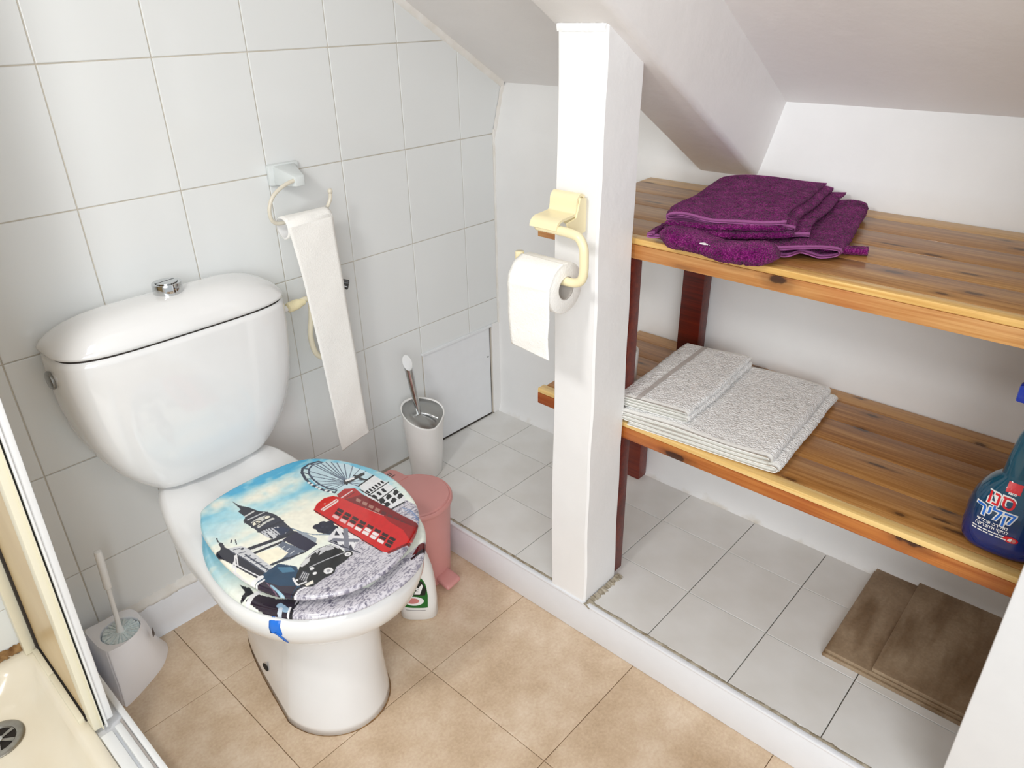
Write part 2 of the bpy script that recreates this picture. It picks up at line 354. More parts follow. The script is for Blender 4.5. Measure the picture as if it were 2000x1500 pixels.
# access panel in the tiled wall
ap = thing('access_panel', (.945, 0, .26), 'square white painted access panel set low in the tiled wall beside the step corner', 'panel')
obj('panel_board', box(.803, 1.086, -.001, .004, .104, .418, .0012), M['smooth'], ap)
obj('screw_hole', lathe([(.0028, 0), (.0028, .0006)], n=12), M['dark'], ap, at=(1.076, -.0012, .316), rot=(math.pi / 2, 0, 0))
obj('dark_joint', join(box(1.086, 1.0885, -.0005, .005, .1, .425), box(.80, 1.088, -.0005, .005, .099, .1035)), M['gap'], ap)
obj('frame_edge', box(.798, 1.097, -.006, .004, .418, .4255, .001), M['smooth'], ap)
# skirting behind the toilet
bb = rough_strip('baseboard_back', -.262, .575, lambda x: [(x, .004, .092), (x, -.011, .092), (x, -.0145, .087), (x, -.0145, .03), (x, -.017, .012), (x, -.024, .0)], None, M['trimm'], 40, .0004)
tag(bb, kind='structure')
# lower floor
fl = obj('floor', box(-1.2, .60, -2.6, .02, -.12, -.004), M['lgrout'], kind='structure')
gx = [-.398, -.065, .268, .583]; gy = [.076, -.257, -.588, -.921, -1.254, -1.587, -1.92, -2.253]
tiles(fl, 'floor_tile', [rect(max(gx[i], -.27), gx[i + 1], gy[j + 1], min(gy[j], -.0), .0007) for i in range(3) for j in range(7)],
      lambda a, b, h: (a, b, -.004 + h), 'f', M['lino'], h=.004, bev=.001)
# raised tiled step
st = obj('step_platform', box(.583, 1.25, YE, .02, -.1, SZ - .004), M['fgrout'], kind='structure')
sx = [.586, .774, .966, KX + .02]; sy = [0, -.153, -.345, -.547, -.749, -.941, -1.133, -1.325, -1.517, -1.709, -1.9]
tiles(st, 'step_tile', [rect(sx[i] + (.012 if i == 0 else 0), sx[i + 1], sy[j + 1], sy[j], .0010) for i in range(3) for j in range(10)],
      lambda a, b, h: (a, b, SZ - .004 + h), 'f', M['ftile'], h=.004, bev=.0008, jit=.0006)
rough_strip('worn_grout', 0, 1.9, lambda t: [(.5885, -t, SZ - .002), (.591, -t, SZ + .0008), (.596, -t, SZ + .0012), (.600, -t, SZ - .002)], st, M['cement'], 240, .0016)
rough_strip('corner_grout', 0, .13, lambda t: [(.575 + t * 1.08, -.781, SZ + .004), (.575 + t * 1.08, -.79, SZ + .002), (.575 + t * 1.08, -.797, SZ - .001)], st, M['cement'], 60, .0018)
tr = obj('trim_1', join(box(.5800, .5850, YE, 0, 0, SZ + .0015, .003), box(.5785, .5905, YE, 0, SZ - .006, SZ + .0022, .0025)), M['trimm'], smooth=40, kind='structure')
# knee wall, leaning top strip
def wavy_wall(name, prof, y0, y1, ny, m, amp):
    V = []; F = []; k = len(prof); ph = rng.uniform(0, 6, 6)
    for i in range(ny + 1):
        y = y0 + (y1 - y0) * i / ny
        for x, z in prof:
            d = amp * (math.sin(y * 9 + z * 4 + ph[0]) + .6 * math.sin(y * 21 - z * 13 + ph[1]) + .5 * math.sin(z * 23 + ph[2]))
            V.append((x + d, y, z))
    for i in range(ny):
        for j in range(k - 1): F.append((i * k + j, i * k + j + 1, (i + 1) * k + j + 1, (i + 1) * k + j))
    return obj(name, (V, F), m, smooth=30, kind='structure')
prof = [(KX - .014, SZ - .003), (KX - .006, SZ + .01), (KX, SZ + .03)] + [(KX, .15 + i * .0857) for i in range(10)] + [(KX, 1.0), (KX + .004, 1.008)] + [(KX + .004 + .04 * i / 4, 1.008 + .13 * i / 4) for i in range(1, 5)] + [(KX + .06, 1.16)]
wavy_wall('wall_right', prof, .01, YE, 60, M['knee'], .0011)
obj('wall_end', box(.59, 1.25, YE - .05, YE, 0, 1.6), M['wall'], kind='structure')
# sloping ceiling
xs = [1.26, .9, .5, 0, -.6, -1.25]
obj('ceiling', loft([[(x, .02, CEIL(x)), (x, -2.6, CEIL(x)), (x, -2.6, CEIL(x) + .05), (x, .02, CEIL(x) + .05)] for x in xs]), M['ceil'], kind='structure')
# caulked joint between slope and tiles, round the top of the knee wall corner
rough_strip('trim_2', -.4, 1.172, lambda x: [(x, .004, CEIL(x) - .020), (x, -.003, CEIL(x) - .015), (x, -.008, CEIL(x) - .004), (x, -.008, CEIL(x) + .004)], None, M['caulk'], 120, .0012)['kind'] = 'structure'
rough_strip('trim_3', 0, 1, lambda t: [(1.133 + .041 * t - .010, -.001, 1.0 + .135 * t), (1.133 + .041 * t - .001, -.006, 1.0 + .135 * t), (1.133 + .041 * t + .010, -.004, 1.0 + .135 * t)], None, M['caulk'], 16, .0008)['kind'] = 'structure'
# rafter boxed in plaster
def beam():
    bm = bmesh.new(); bz = lambda x: 1.297 - .59 * (x - .602)
    a, b = -.35, 1.20
    P = [(a, -.66, bz(a)), (a, -.81, bz(a)), (b, -.81, bz(b)), (b, -.66, bz(b)), (a, -.65, CEIL(a) + .02), (a, -.835, CEIL(a) + .02), (b, -.835, CEIL(b) + .02), (b, -.65, CEIL(b) + .02)]
    return hexa(P, .013, 4)
obj('ceiling_beam', beam(), M['ceil'], smooth=50, kind='structure')
# square post
def post():
    R = []
    for i in range(31):
        z = SZ - .002 + (1.36 - SZ) * i / 30; t = (z - SZ) / 1.2; x0, x1 = .5825, .704 - .010 * t; y0, y1 = -.778, -.6765
        wv = lambda k: .0011 * math.sin(z * 11 + k) + .0007 * math.sin(z * 29 + 2 * k)
        c = .004; q = [(x0, y1 - c), (x0, y0 + c), (x0 + c, y0), (x1 - c, y0), (x1, y0 + c), (x1, y1 - c), (x1 - c, y1), (x0 + c, y1)]
        R.append([(x + wv(1 + (x > .65)), y + wv(3 + (y > -.73)), z) for x, y in q])
    return loft(R)
obj('support_post', post(), M['post'], smooth=35, kind='structure')
rough_strip('post_collar', 0, 1, lambda t: [(.5825, -.677 - .1 * t, 1.308), (.5812, -.677 - .1 * t, 1.303), (.5828, -.677 - .1 * t, 1.296)], None, M['post'], 30, .0006)['kind'] = 'structure'
# white partition end at the right
obj('wall_partition', box(.592, .66, -2.6, -1.5145, 0, 1.47, .004), M['smooth'], smooth=40, kind='structure')
# walls out of view
obj('wall_left', box(-1.26, -1.2, -1.25, .12, 0, 2.6), M['wall'], kind='structure')
# ------------------------------------------------------------------ toilet
AX = lambda y: .0945 - .037 * y
T = thing('toilet', (.10, -.30, 0), 'white close-coupled toilet with a bulging cistern against the tiled wall', 'toilet')
def deck(y): 
    t = min(1, max(0, (y + .23) / .13)); return .034 * t * t * (3 - 2 * t)
def bowl_ring(z, hw, yf, yb, hb, dx=0, lift=False, n=72, q=5.0, ywd=None):
    """egg plan: back width hb at yb, widest hw at -.44, elliptic front to yf"""
    yw = -.45 if lift else (ywd or -.46); out = []
    for j in range(n):
        a = 2 * math.pi * j / n; c, s = math.cos(a), math.sin(a)
        if s <= 0:
            x = c * hw; y = yw + s * (yw - yf)
        else:
            yy = abs(s) ** (2 / q); y = yw + yy * (yb - yw); wd = hw + (hb - hw) * (yy ** (1.3 if lift else 1.0)); x = math.copysign(abs(c) ** (2 / q), c) * wd
        out.append((AX(y) + dx + x, y, z + (deck(y) if lift else 0)))
    return out
FT = dict(q=3.8)
R = [bowl_ring(0, .114, -.592, -.16, .050, -.0185, **FT), bowl_ring(.02, .112, -.590, -.16, .050, -.0185, **FT), bowl_ring(.10, .104, -.585, -.16, .050, -.015, **FT),
     bowl_ring(.19, .097, -.582, -.15, .054, -.007, **FT), bowl_ring(.25, .107, -.587, -.09, .07, -.003, **FT), bowl_ring(.272, .122, -.597, -.07, .09, 0, **FT),
     bowl_ring(.284, .146, -.622, -.05, .115, 0, True), bowl_ring(.300, .168, -.647, -.035, .122, 0, True), bowl_ring(.325, .187, -.671, -.03, .134, 0, True),
     bowl_ring(.352, .198, -.681, -.03, .137, 0, True), bowl_ring(.376, .1995, -.682, -.03, .137, 0, True), bowl_ring(.388, .197, -.677, -.032, .127, 0, True),
     bowl_ring(.393, .189, -.668, -.038, .120, 0, True), bowl_ring(.393, .12, -.60, -.08, .08, 0, True), bowl_ring(.39, .05, -.52, -.2, .03, 0, True)]
bowl = obj('bowl', loft(R), M['ceramic'], T, smooth=True)
obj('floor_bead', loft([bowl_ring(0, .1155, -.5935, -.16, .052, -.0185, **FT), bowl_ring(.003, .108, -.592, -.19, .048, -.0135, **FT)]), M['mould'], T, smooth=True)
for sx in (-1, 1):
    obj('fixing_hole', lathe([(.0, 0), (.010, .0), (.010, .002), (0, .002)], n=16, cap0=False, cap1=False), M['dark'], T, at=(.097 + sx * .0965, -.35, .06), rot=(0, math.pi / 2, 0))
# cistern
CXX = .096
def tank_ring(z, hw, d, n=96): return sup(CXX, -.004, -d, hw, 4.2, n, -.03, 6, z)
TK = [(.428, .112, .112), (.431, .124, .124), (.438, .136, .131), (.452, .150, .136), (.47, .168, .140), (.50, .190, .144), (.54, .2095, .147), (.59, .225, .150), (.65, .2345, .152), (.71, .2385, .154), (.755, .2375, .155), (.768, .235, .154)]
tank = obj('tank', loft([tank_ring(*k) for k in TK]), M['ceramic'], T, smooth=True)
def lidz(t): return .778 + .060 * (1 - t ** 2.6) ** .62
L = [sup(CXX, -.004, -.154, .2335, 4.0, 96, -.03, 6, .7715), sup(CXX, -.003, -.158, .239, 4.0, 96, -.03, 6, .7745), sup(CXX, -.003, -.159, .240, 3.8, 96, -.03, 6, .780)]
for t in (.985, .96, .92, .86, .78, .66, .5, .3, .1):
    k = [(CXX + (x - CXX) * t, -.078 + (y + .078) * t, .780 + .057 * (1 - t ** 3.2) ** .7) for x, y, _ in sup(CXX, -.003, -.159, .240, 3.4, 96, -.03, 5)]
    L.append(k)
obj('tank_lid', loft(L), M['ceramic'], T, smooth=True)
obj('lid_joint', loft([tank_ring(.766, .2325, .152), tank_ring(.773, .2325, .152)]), M['gap'], T)
bt = obj('flush_button', lathe([(.0265, .832), (.0285, .838), (.0285, .8545), (.0275, .857), (.022, .857), (.022, .8555)], (.0965, -.078), 48), M['chrome'], T, smooth=40)
for a0, a1 in ((.35, math.pi - .05), (math.pi + .09, 2 * math.pi + .21)):
    pts = [(.0965 + .021 * math.cos(a0 + (a1 - a0) * i / 20), -.078 + .021 * math.sin(a0 + (a1 - a0) * i / 20)) for i in range(21)]
    obj('button_half', loft([[(x, y, .855) for x, y in pts], [(x, y, .8588) for x, y in pts]]), M['chrome'], bt, smooth=40)
kn = obj('side_cap', lathe([(.0, .0), (.017, .0), (.0185, .003), (.0185, .006), (.015, .0085), (0, .009)], n=32, cap0=False, cap1=False), M['dchrome'], T, smooth=40, at=(CXX - .2375, -.052, .722), rot=(0, -math.pi / 2, 0))
# ---- printed seat and lid: flat print rasterised on a fine grid (0.1 mm units, lid frame)
def inpoly(px, py, poly):
    c = np.zeros(px.shape, bool); n = len(poly); j = n - 1
    for i in range(n):
        xi, yi = poly[i]; xj, yj = poly[j]
        if yi != yj: c ^= ((yi > py) != (yj > py)) & (px < (xj - xi) * (py - yi) / (yj - yi) + xi)
        j = i
    return c
def segd(px, py, a, b):
    dx, dy = b[0] - a[0], b[1] - a[1]; L2 = dx * dx + dy * dy + 1e-9
    t = np.clip(((px - a[0]) * dx + (py - a[1]) * dy) / L2, 0, 1); return np.hypot(px - a[0] - t * dx, py - a[1] - t * dy)
def vnoise(x, y, s, seed=0):
    r = np.random.default_rng(seed); G = r.random((97, 97)); u, v = x / s + 40.3, y / s + 40.7
    i, j = np.floor(u).astype(int) % 96, np.floor(v).astype(int) % 96; a, b = u - np.floor(u), v - np.floor(v); a, b = a * a * (3 - 2 * a), b * b * (3 - 2 * b)
    return (G[i, j] * (1 - a) + G[i + 1, j] * a) * (1 - b) + (G[i, j + 1] * (1 - a) + G[i + 1, j + 1] * a) * b
UN = 2.67; SD = (.99, .10)
def paint(px, py, art):
    n = len(px); col = np.empty((n, 3)); 
    d = (py - 300 - .25 * px) / 2000      # towards the hinge the printed sky is deeper
    t = np.clip((py + 600 + .15 * px) / 2300, 0, 1)[:, None]
    col[:] = np.array((236, 242, 232)) * (1 - t) + np.array((70, 172, 214)) * t
    cl = (vnoise(px + .4 * py, py * 2.2, 420, 3) * .6 + vnoise(px, py * 2, 160, 4) * .4)
    k = np.clip((cl - .54) * 2.2, 0, .5)[:, None]; col = col * (1 - k) + np.array((236, 240, 228)) * k
    wv = vnoise(px, py, 60, 5)
    for e in art:
        kd = e[0]
        if kd == 'p' or kd == 'k':
            P = e[2]; xs_ = [q[0] for q in P]; ys_ = [q[1] for q in P]; bx = np.nonzero((px > min(xs_)) & (px < max(xs_)) & (py > min(ys_)) & (py < max(ys_)))[0]
            m_ = bx[inpoly(px[bx], py[bx], P)]
            if kd == 'p': col[m_] = e[1]
            else:
                x, y = px[m_], py[m_]; a0 = x * SD[0] + y * SD[1]; b0 = -x * SD[1] + y * SD[0]; s = np.sin(b0 / 9.5 + 4 * vnoise(a0, b0, 90, 6) + 2.5 * vnoise(x, y, 34, 8) + 1.5 * np.sin(a0 / 19)); w_ = 7 * vnoise(x, y, 70, 8); q1 = vnoise(a0 + 40 * w_, b0 * 3.1 + 9 * w_, 58, 6); q2 = vnoise(a0 * 1.3, b0 * 4.2 + 12 * w_, 36, 12); a = np.clip((.53 - .6 * q1 - .4 * q2) * 5, 0, 1) * (.45 + .55 * vnoise(x, y, 90, 7))
                a = (a * np.clip(.5 + vnoise(x, y * .6, 25, 9), 0, 1))[:, None]; col[m_] = np.array(e[1]) * (1 - a) + np.array((96, 92, 112)) * a
        elif kd in 'lb':
            wd = e[2] * UN / (2 if kd == 'l' else 1.0); P = e[3]
            for a, b in zip(P[:-1], P[1:]):
                bx = np.nonzero((px > min(a[0], b[0]) - wd) & (px < max(a[0], b[0]) + wd) & (py > min(a[1], b[1]) - wd) & (py < max(a[1], b[1]) + wd))[0]
                if not len(bx): continue
                dd = segd(px[bx], py[bx], a, b)
                if kd == 'l': col[bx[dd < max(wd, 6)]] = e[1]
                else:
                    f = np.clip(1 - dd / wd, 0, 1) ** .8 * np.clip(.45 + .9 * vnoise(px[bx], py[bx], 170, 11), 0, 1); f = (f * .9)[:, None]; col[bx] = col[bx] * (1 - f) + np.array(e[1]) * f
        else:
            dd = np.hypot(px - e[3][0], py - e[3][1]); col[dd < e[2] * UN / 2] = e[1]
    lum = .975 + .05 * wv[:, None]
    return np.clip(col * lum, 0, 255)
LID_ART=[('b',(176,222,232),260,[(-1656,1421),(-784,1390),(-42,1202)]),
('b',(236,240,228),150,[(-633,1655),(-251,1632),(155,1516),(792,1512)]),
('b',(244,242,226),90,[(-463,1610),(-90,1563)]),
('b',(246,244,226),300,[(-376,360),(215,244),(-151,102)]),
('b',(248,246,230),330,[(-1377,455),(-1035,318),(-806,185)]),
('b',(206,232,236),120,[(-1728,1111),(-1318,1101)]),
('b',(238,238,224),110,[(-1344,2032),(-1118,1990),(-991,1992)]),
('b',(248,246,232),260,[(-2055,265),(-2046,-30),(-1973,-500)]),
('b',(250,248,232),200,[(-1932,718),(-2076,174),(-2059,-457)]),
('b',(214,234,236),160,[(856,1607),(1308,1342)]),
('b',(244,242,226),260,[(-301,274),(157,310),(-341,-84)]),
('k',(206,203,211),[(-1724,-1568),(-1362,-1358),(-1085,-1293),(-395,-1277),(164,-1053),(183,-618),(635,-799),(1231,-779),(1580,-813),(1627,-1377),(1167,-2137),(702,-2531),(-224,-2706),(-827,-2486),(-1410,-2075)]),
('p',(196,220,230),[(1045,1862),(1321,1631),(1585,1194),(1683,653),(1711,289),(1270,312),(975,416),(761,623),(667,1006),(719,1349),(857,1691)]),
('l',(58,66,84),22,[(1226,1767),(1028,1837),(837,1799),(731,1667),(643,1396),(607,1075),(662,738),(765,502)]),
('l',(70,80,98),16,[(1269,1665),(1064,1752),(914,1667),(803,1501),(745,1279),(723,982),(761,725),(844,536)]),
('l',(70,78,96),14,[(1226,1767),(1269,1665)]),
('l',(70,78,96),14,[(1028,1837),(1064,1752)]),
('l',(70,78,96),14,[(837,1799),(914,1667)]),
('l',(70,78,96),14,[(731,1667),(803,1501)]),
('l',(70,78,96),14,[(643,1396),(745,1279)]),
('l',(70,78,96),14,[(607,1075),(723,982)]),
('l',(70,78,96),14,[(662,738),(761,725)]),
('l',(70,78,96),14,[(765,502),(844,536)]),
('l',(96,112,132),9,[(1163,595),(1064,1752)]),
('l',(96,112,132),9,[(1163,595),(1130,1738)]),
('l',(96,112,132),9,[(1163,595),(1220,1704)]),
('l',(96,112,132),9,[(1163,595),(1318,1626)]),
('l',(96,112,132),9,[(1163,595),(1395,1519)]),
('l',(96,112,132),9,[(1163,595),(1466,1402)]),
('l',(96,112,132),9,[(1163,595),(1543,1243)]),
('l',(96,112,132),9,[(1163,595),(1628,1041)]),
('l',(96,112,132),9,[(1163,595),(866,1595)]),
('l',(96,112,132),9,[(1163,595),(776,1407)]),
('l',(96,112,132),9,[(1163,595),(735,1184)]),
('l',(96,112,132),9,[(1163,595),(723,982)]),
('l',(96,112,132),9,[(1163,595),(737,846)]),
('l',(96,112,132),9,[(1163,595),(781,702)]),
('l',(96,112,132),9,[(1163,595),(826,587)]),
('l',(96,112,132),9,[(1163,595),(1670,838)]),
('l',(96,112,132),9,[(1163,595),(1683,653)]),
('l',(96,112,132),9,[(1163,595),(1538,365)]),
('l',(96,112,132),9,[(1163,595),(1366,241)]),
('l',(96,112,132),9,[(1163,595),(1238,270)]),
('l',(24,26,36),40,[(1136,609),(1557,614)]),
('l',(236,236,238),26,[(1171,682),(1331,644)]),
('l',(24,26,36),20,[(1417,709),(1461,413)]),
('l',(24,26,36),22,[(1416,505),(1569,208)]),
('l',(24,26,36),14,[(1160,719),(1105,542)]),
('c',(240,242,244),26,(611,1214)),
('c',(240,242,244),26,(612,1109)),
('c',(240,242,244),26,(631,953)),
('c',(240,242,244),26,(641,863)),
('c',(240,242,244),26,(691,703)),
('c',(240,242,244),26,(715,583)),
('p',(228,230,233),[(1234,314),(1701,399),(1707,89),(1710,-195),(1612,-775),(1446,-881),(1185,-834),(1138,-527),(1105,-193)]),
('l',(30,32,40),14,[(1234,314),(1701,399)]),
('l',(30,32,40),12,[(1174,187),(1215,-615)]),
('l',(30,32,40),12,[(1167,-113),(1754,-46)]),
('l',(30,32,40),10,[(1161,-405),(1720,-324)]),
('l',(20,22,30),18,[(1238,36),(1228,-45)]),
('l',(20,22,30),18,[(1322,48),(1312,-33)]),
('l',(20,22,30),18,[(1407,60),(1396,-22)]),
('l',(20,22,30),18,[(1493,72),(1481,-10)]),
('l',(20,22,30),18,[(1579,84),(1567,1)]),
('l',(20,22,30),18,[(1666,96),(1654,13)]),
('l',(20,22,30),26,[(1230,-200),(1219,-285)]),
('l',(20,22,30),26,[(1362,-184),(1350,-270)]),
('l',(20,22,30),26,[(1496,-168),(1484,-255)]),
('p',(14,14,20),[(1165,-470),(1255,-394),(1309,-411),(1294,-514),(1217,-544),(1155,-547)]),
('p',(14,14,20),[(1346,-454),(1438,-378),(1492,-395),(1476,-498),(1398,-529),(1335,-532)]),
('p',(14,14,20),[(1540,-449),(1634,-373),(1689,-390),(1672,-494),(1592,-525),(1528,-528)]),
('p',(14,14,20),[(1156,-642),(1245,-569),(1299,-586),(1284,-687),(1208,-716),(1147,-718)]),
('p',(14,14,20),[(1336,-628),(1427,-554),(1481,-571),(1465,-673),(1387,-703),(1325,-705)]),
('p',(14,14,20),[(1518,-614),(1611,-539),(1666,-556),(1649,-659),(1570,-689),(1507,-691)]),
('l',(26,28,36),20,[(1123,-546),(1170,-853)]),
('l',(26,28,36),16,[(1185,-834),(1513,-847)]),
('l',(120,140,180),9,[(1359,-962),(1418,-1137),(1359,-1422)]),
('l',(120,140,180),9,[(1344,-1060),(1405,-1222),(1332,-1488)]),
('l',(120,140,180),9,[(1329,-1157),(1392,-1306),(1305,-1553)]),
('l',(120,140,180),9,[(1315,-1253),(1380,-1390),(1278,-1617)]),
('l',(120,140,180),9,[(1300,-1348),(1367,-1473),(1251,-1681)]),
('l',(120,140,180),9,[(1286,-1442),(1355,-1555),(1225,-1745)]),
('l',(120,140,180),9,[(1271,-1535),(1342,-1637),(1198,-1808)]),
('p',(120,10,18),[(750,405),(971,460),(1136,309),(1110,29),(1234,-1587),(1120,-1758),(710,300)]),
('p',(170,20,24),[(750,405),(971,460),(1136,309),(1110,29),(940,72),(743,149)]),
('l',(225,200,200),12,[(740,242),(1040,279)]),
('l',(110,10,16),10,[(793,167),(1032,195)]),
('p',(168,120,108),[(951,0),(971,-128),(892,-185),(875,-63)]),
('p',(168,120,108),[(970,-187),(990,-313),(911,-368),(895,-247)]),
('p',(168,120,108),[(989,-370),(1009,-495),(930,-549),(914,-430)]),
('p',(168,120,108),[(1008,-552),(1027,-675),(949,-727),(933,-610)]),
('p',(90,30,34),[(1026,-731),(1045,-852),(967,-903),(952,-787)]),
('p',(90,30,34),[(1044,-907),(1063,-1027),(986,-1077),(970,-963)]),
('p',(90,30,34),[(1062,-1082),(1081,-1200),(1004,-1249),(989,-1136)]),
('p',(90,30,34),[(1080,-1254),(1099,-1371),(1022,-1418),(1007,-1307)]),
('p',(90,30,34),[(1097,-1424),(1116,-1540),(1039,-1586),(1024,-1475)]),
('p',(204,16,18),[(129,328),(287,450),(499,504),(664,436),(723,308),(906,-727),(1140,-1715),(1080,-1791),(777,-1882),(280,-1791),(237,-1698),(195,-1279),(103,230)]),
('p',(150,10,14),[(791,-1866),(1100,-1768),(1140,-1715),(1024,-1163),(952,-851),(896,-1098),(910,-1517)]),
('p',(120,8,12),[(280,-1791),(809,-1887),(1068,-1797),(736,-1930),(279,-1856)]),
('p',(238,220,215),[(224,233),(651,292),(663,226),(615,178),(224,133)]),
('l',(190,40,40),6,[(232,180),(275,202)]),
('l',(190,40,40),6,[(278,186),(321,208)]),
('l',(190,40,40),6,[(323,191),(366,214)]),
('l',(190,40,40),6,[(368,197),(412,219)]),
('l',(190,40,40),6,[(414,202),(458,225)]),
('l',(190,40,40),6,[(460,208),(504,231)]),
('l',(190,40,40),6,[(506,214),(551,236)]),
('l',(190,40,40),6,[(553,219),(597,242)]),
('l',(190,40,40),6,[(599,225),(644,248)]),
('c',(240,200,190),14,(394,328)),
('p',(48,8,14),[(497,5),(517,-161),(439,-206),(422,-37)]),
('p',(48,8,14),[(517,-218),(537,-382),(459,-425),(442,-259)]),
('p',(48,8,14),[(537,-438),(556,-599),(479,-641),(462,-477)]),
('p',(48,8,14),[(556,-654),(575,-812),(499,-853),(482,-692)]),
('p',(48,8,14),[(575,-866),(594,-1022),(518,-1061),(502,-903)]),
('p',(48,8,14),[(594,-1076),(612,-1229),(537,-1267),(521,-1111)]),
('p',(48,8,14),[(612,-1282),(630,-1433),(555,-1469),(540,-1316)]),
('p',(36,8,12),[(630,-1484),(648,-1633),(574,-1668),(558,-1517)]),
('p',(48,8,14),[(405,-46),(425,-211),(348,-255),(330,-88)]),
('p',(48,8,14),[(425,-268),(445,-430),(368,-473),(351,-308)]),
('p',(48,8,14),[(445,-486),(465,-645),(389,-687),(372,-524)]),
('p',(48,8,14),[(465,-700),(485,-857),(409,-897),(392,-737)]),
('p',(238,232,232),[(485,-911),(504,-1066),(429,-1104),(412,-947)]),
('p',(238,232,232),[(504,-1119),(523,-1271),(448,-1308),(432,-1153)]),
('p',(48,8,14),[(523,-1323),(542,-1473),(468,-1509),(451,-1357)]),
('p',(36,8,12),[(542,-1524),(560,-1672),(486,-1707),(470,-1557)]),
('p',(230,190,190),[(313,-97),(334,-260),(257,-304),(239,-138)]),
('p',(230,190,190),[(334,-317),(355,-477),(279,-520),(261,-356)]),
('p',(230,190,190),[(355,-533),(375,-691),(300,-732),(282,-571)]),
('p',(238,232,232),[(376,-745),(395,-901),(320,-941),(303,-783)]),
('p',(238,232,232),[(396,-955),(415,-1108),(341,-1147),(324,-991)]),
('p',(238,232,232),[(416,-1161),(435,-1312),(361,-1349),(344,-1195)]),
('p',(238,232,232),[(435,-1364),(454,-1513),(381,-1548),(364,-1397)]),
('p',(36,8,12),[(454,-1563),(473,-1710),(400,-1744),(384,-1596)]),
('l',(60,8,12),8,[(121,307),(237,-1698)]),
('p',(40,44,62),[(-196,-184),(-41,-127),(60,-175),(146,-293),(81,-502),(-108,-581),(-226,-348)]),
('c',(30,34,54),60,(-143,-179)),
('c',(30,34,54),60,(-16,-189)),
('c',(30,34,54),60,(90,-277)),
('c',(30,34,54),60,(54,-470)),
('c',(30,34,54),60,(-109,-417)),
('l',(120,140,160),10,[(-501,165),(-428,-117),(-318,-340),(-117,-570)]),
('p',(150,160,172),[(-563,169),(-403,-178),(-344,-473),(-483,-630),(-549,-302)]),
('p',(26,28,44),[(-814,1878),(-787,1611),(-689,1389),(-627,1137),(-534,995),(-476,823),(-458,591),(-517,419),(-687,378),(-931,492),(-977,544),(-990,759),(-1007,946),(-1001,1076),(-911,1167),(-913,1431),(-840,1483)]),
('p',(40,44,62),[(-768,1087),(-496,845),(-480,479),(-501,165),(-517,17),(-852,109),(-930,185),(-986,555),(-979,779)]),
('l',(205,206,205),16,[(-897,1193),(-699,1206)]),
('l',(190,192,195),14,[(-917,1048),(-585,1018)]),
('p',(206,206,200),[(-927,923),(-722,950),(-573,877),(-546,658),(-720,686),(-919,643)]),
('c',(40,44,54),78,(-865,804)),
('c',(244,240,220),60,(-865,804)),
('c',(40,44,54),56,(-625,818)),
('c',(240,236,218),40,(-625,818)),
('l',(26,28,44),10,[(-865,804),(-811,825)]),
('l',(26,28,44),10,[(-865,804),(-862,862)]),
('l',(196,198,204),12,[(-938,559),(-943,265)]),
('l',(196,198,204),12,[(-891,532),(-895,242)]),
('l',(196,198,204),12,[(-845,505),(-847,219)]),
('l',(196,198,204),12,[(-798,479),(-799,196)]),
('l',(196,198,204),12,[(-752,452),(-750,173)]),
('l',(196,198,204),12,[(-705,425),(-702,150)]),
('l',(196,198,204),12,[(-658,398),(-653,127)]),
('l',(26,28,44),24,[(-970,556),(-489,489)]),
('l',(26,28,44),18,[(-986,767),(-483,760)]),
('l',(26,28,44),16,[(-1002,1009),(-542,983)]),
('p',(30,44,74),[(-724,420),(-579,321),(-526,127),(-751,122)]),
('p',(210,212,216),[(-929,443),(-813,377),(-830,135),(-921,149)]),
('l',(40,44,62),10,[(-899,389),(-907,172)]),
('l',(26,28,44),36,[(-1360,236),(-534,-9)]),
('l',(225,225,225),12,[(-1368,160),(-652,-69)]),
('l',(26,28,44),26,[(-1358,50),(-794,-72)]),
('p',(250,244,220),[(-1353,8),(-994,-120),(-924,-422),(-1107,-495),(-1131,-438),(-1345,-458),(-1368,-315)]),
('p',(34,32,58),[(-798,-4),(-491,-18),(-432,-625),(-688,-654),(-744,-455)]),
('p',(96,106,124),[(-826,-48),(-701,-627),(-1001,-615),(-1195,-541),(-1321,-456),(-1096,-478),(-937,-419),(-964,-111)]),
('l',(200,205,210),8,[(-908,-81),(-1008,-103)]),
('l',(200,205,210),8,[(-884,-209),(-984,-231)]),
('l',(200,205,210),8,[(-859,-336),(-959,-357)]),
('l',(200,205,210),8,[(-835,-461),(-935,-482)]),
('l',(200,205,210),8,[(-811,-586),(-910,-606)]),
('l',(26,28,44),14,[(-1340,-464),(-713,-644)]),
('l',(30,44,60),26,[(-1303,-476),(-1043,-538)]),
('p',(26,28,44),[(-1647,877),(-1613,788),(-1640,618),(-1591,389),(-1552,44),(-1535,-328),(-1489,-637),(-1670,-654),(-1743,-291),(-1798,117),(-1857,439),(-1880,610),(-1782,596),(-1714,641)]),
('c',(26,28,44),30,(-1648,765)),
('c',(26,28,44),34,(-1807,575)),
('c',(26,28,44),40,(-1677,549)),
('c',(26,28,44),24,(-1875,501)),
('l',(26,28,44),10,[(-1647,877),(-1618,986)]),
('l',(26,28,44),10,[(-1881,569),(-1875,653)]),
('l',(26,28,44),8,[(-1500,659),(-1448,727)]),
('l',(26,28,44),8,[(-1449,538),(-1403,675)]),
('p',(206,208,212),[(-1621,547),(-1421,430),(-1370,260),(-1356,-270),(-1342,-635),(-1513,-582),(-1537,-181),(-1592,179)]),
('l',(70,76,92),9,[(-1566,434),(-1477,383)]),
('l',(70,76,92),9,[(-1548,267),(-1460,216)]),
('l',(70,76,92),9,[(-1530,102),(-1443,51)]),
('l',(70,76,92),9,[(-1513,-60),(-1426,-112)]),
('l',(70,76,92),9,[(-1496,-221),(-1410,-273)]),
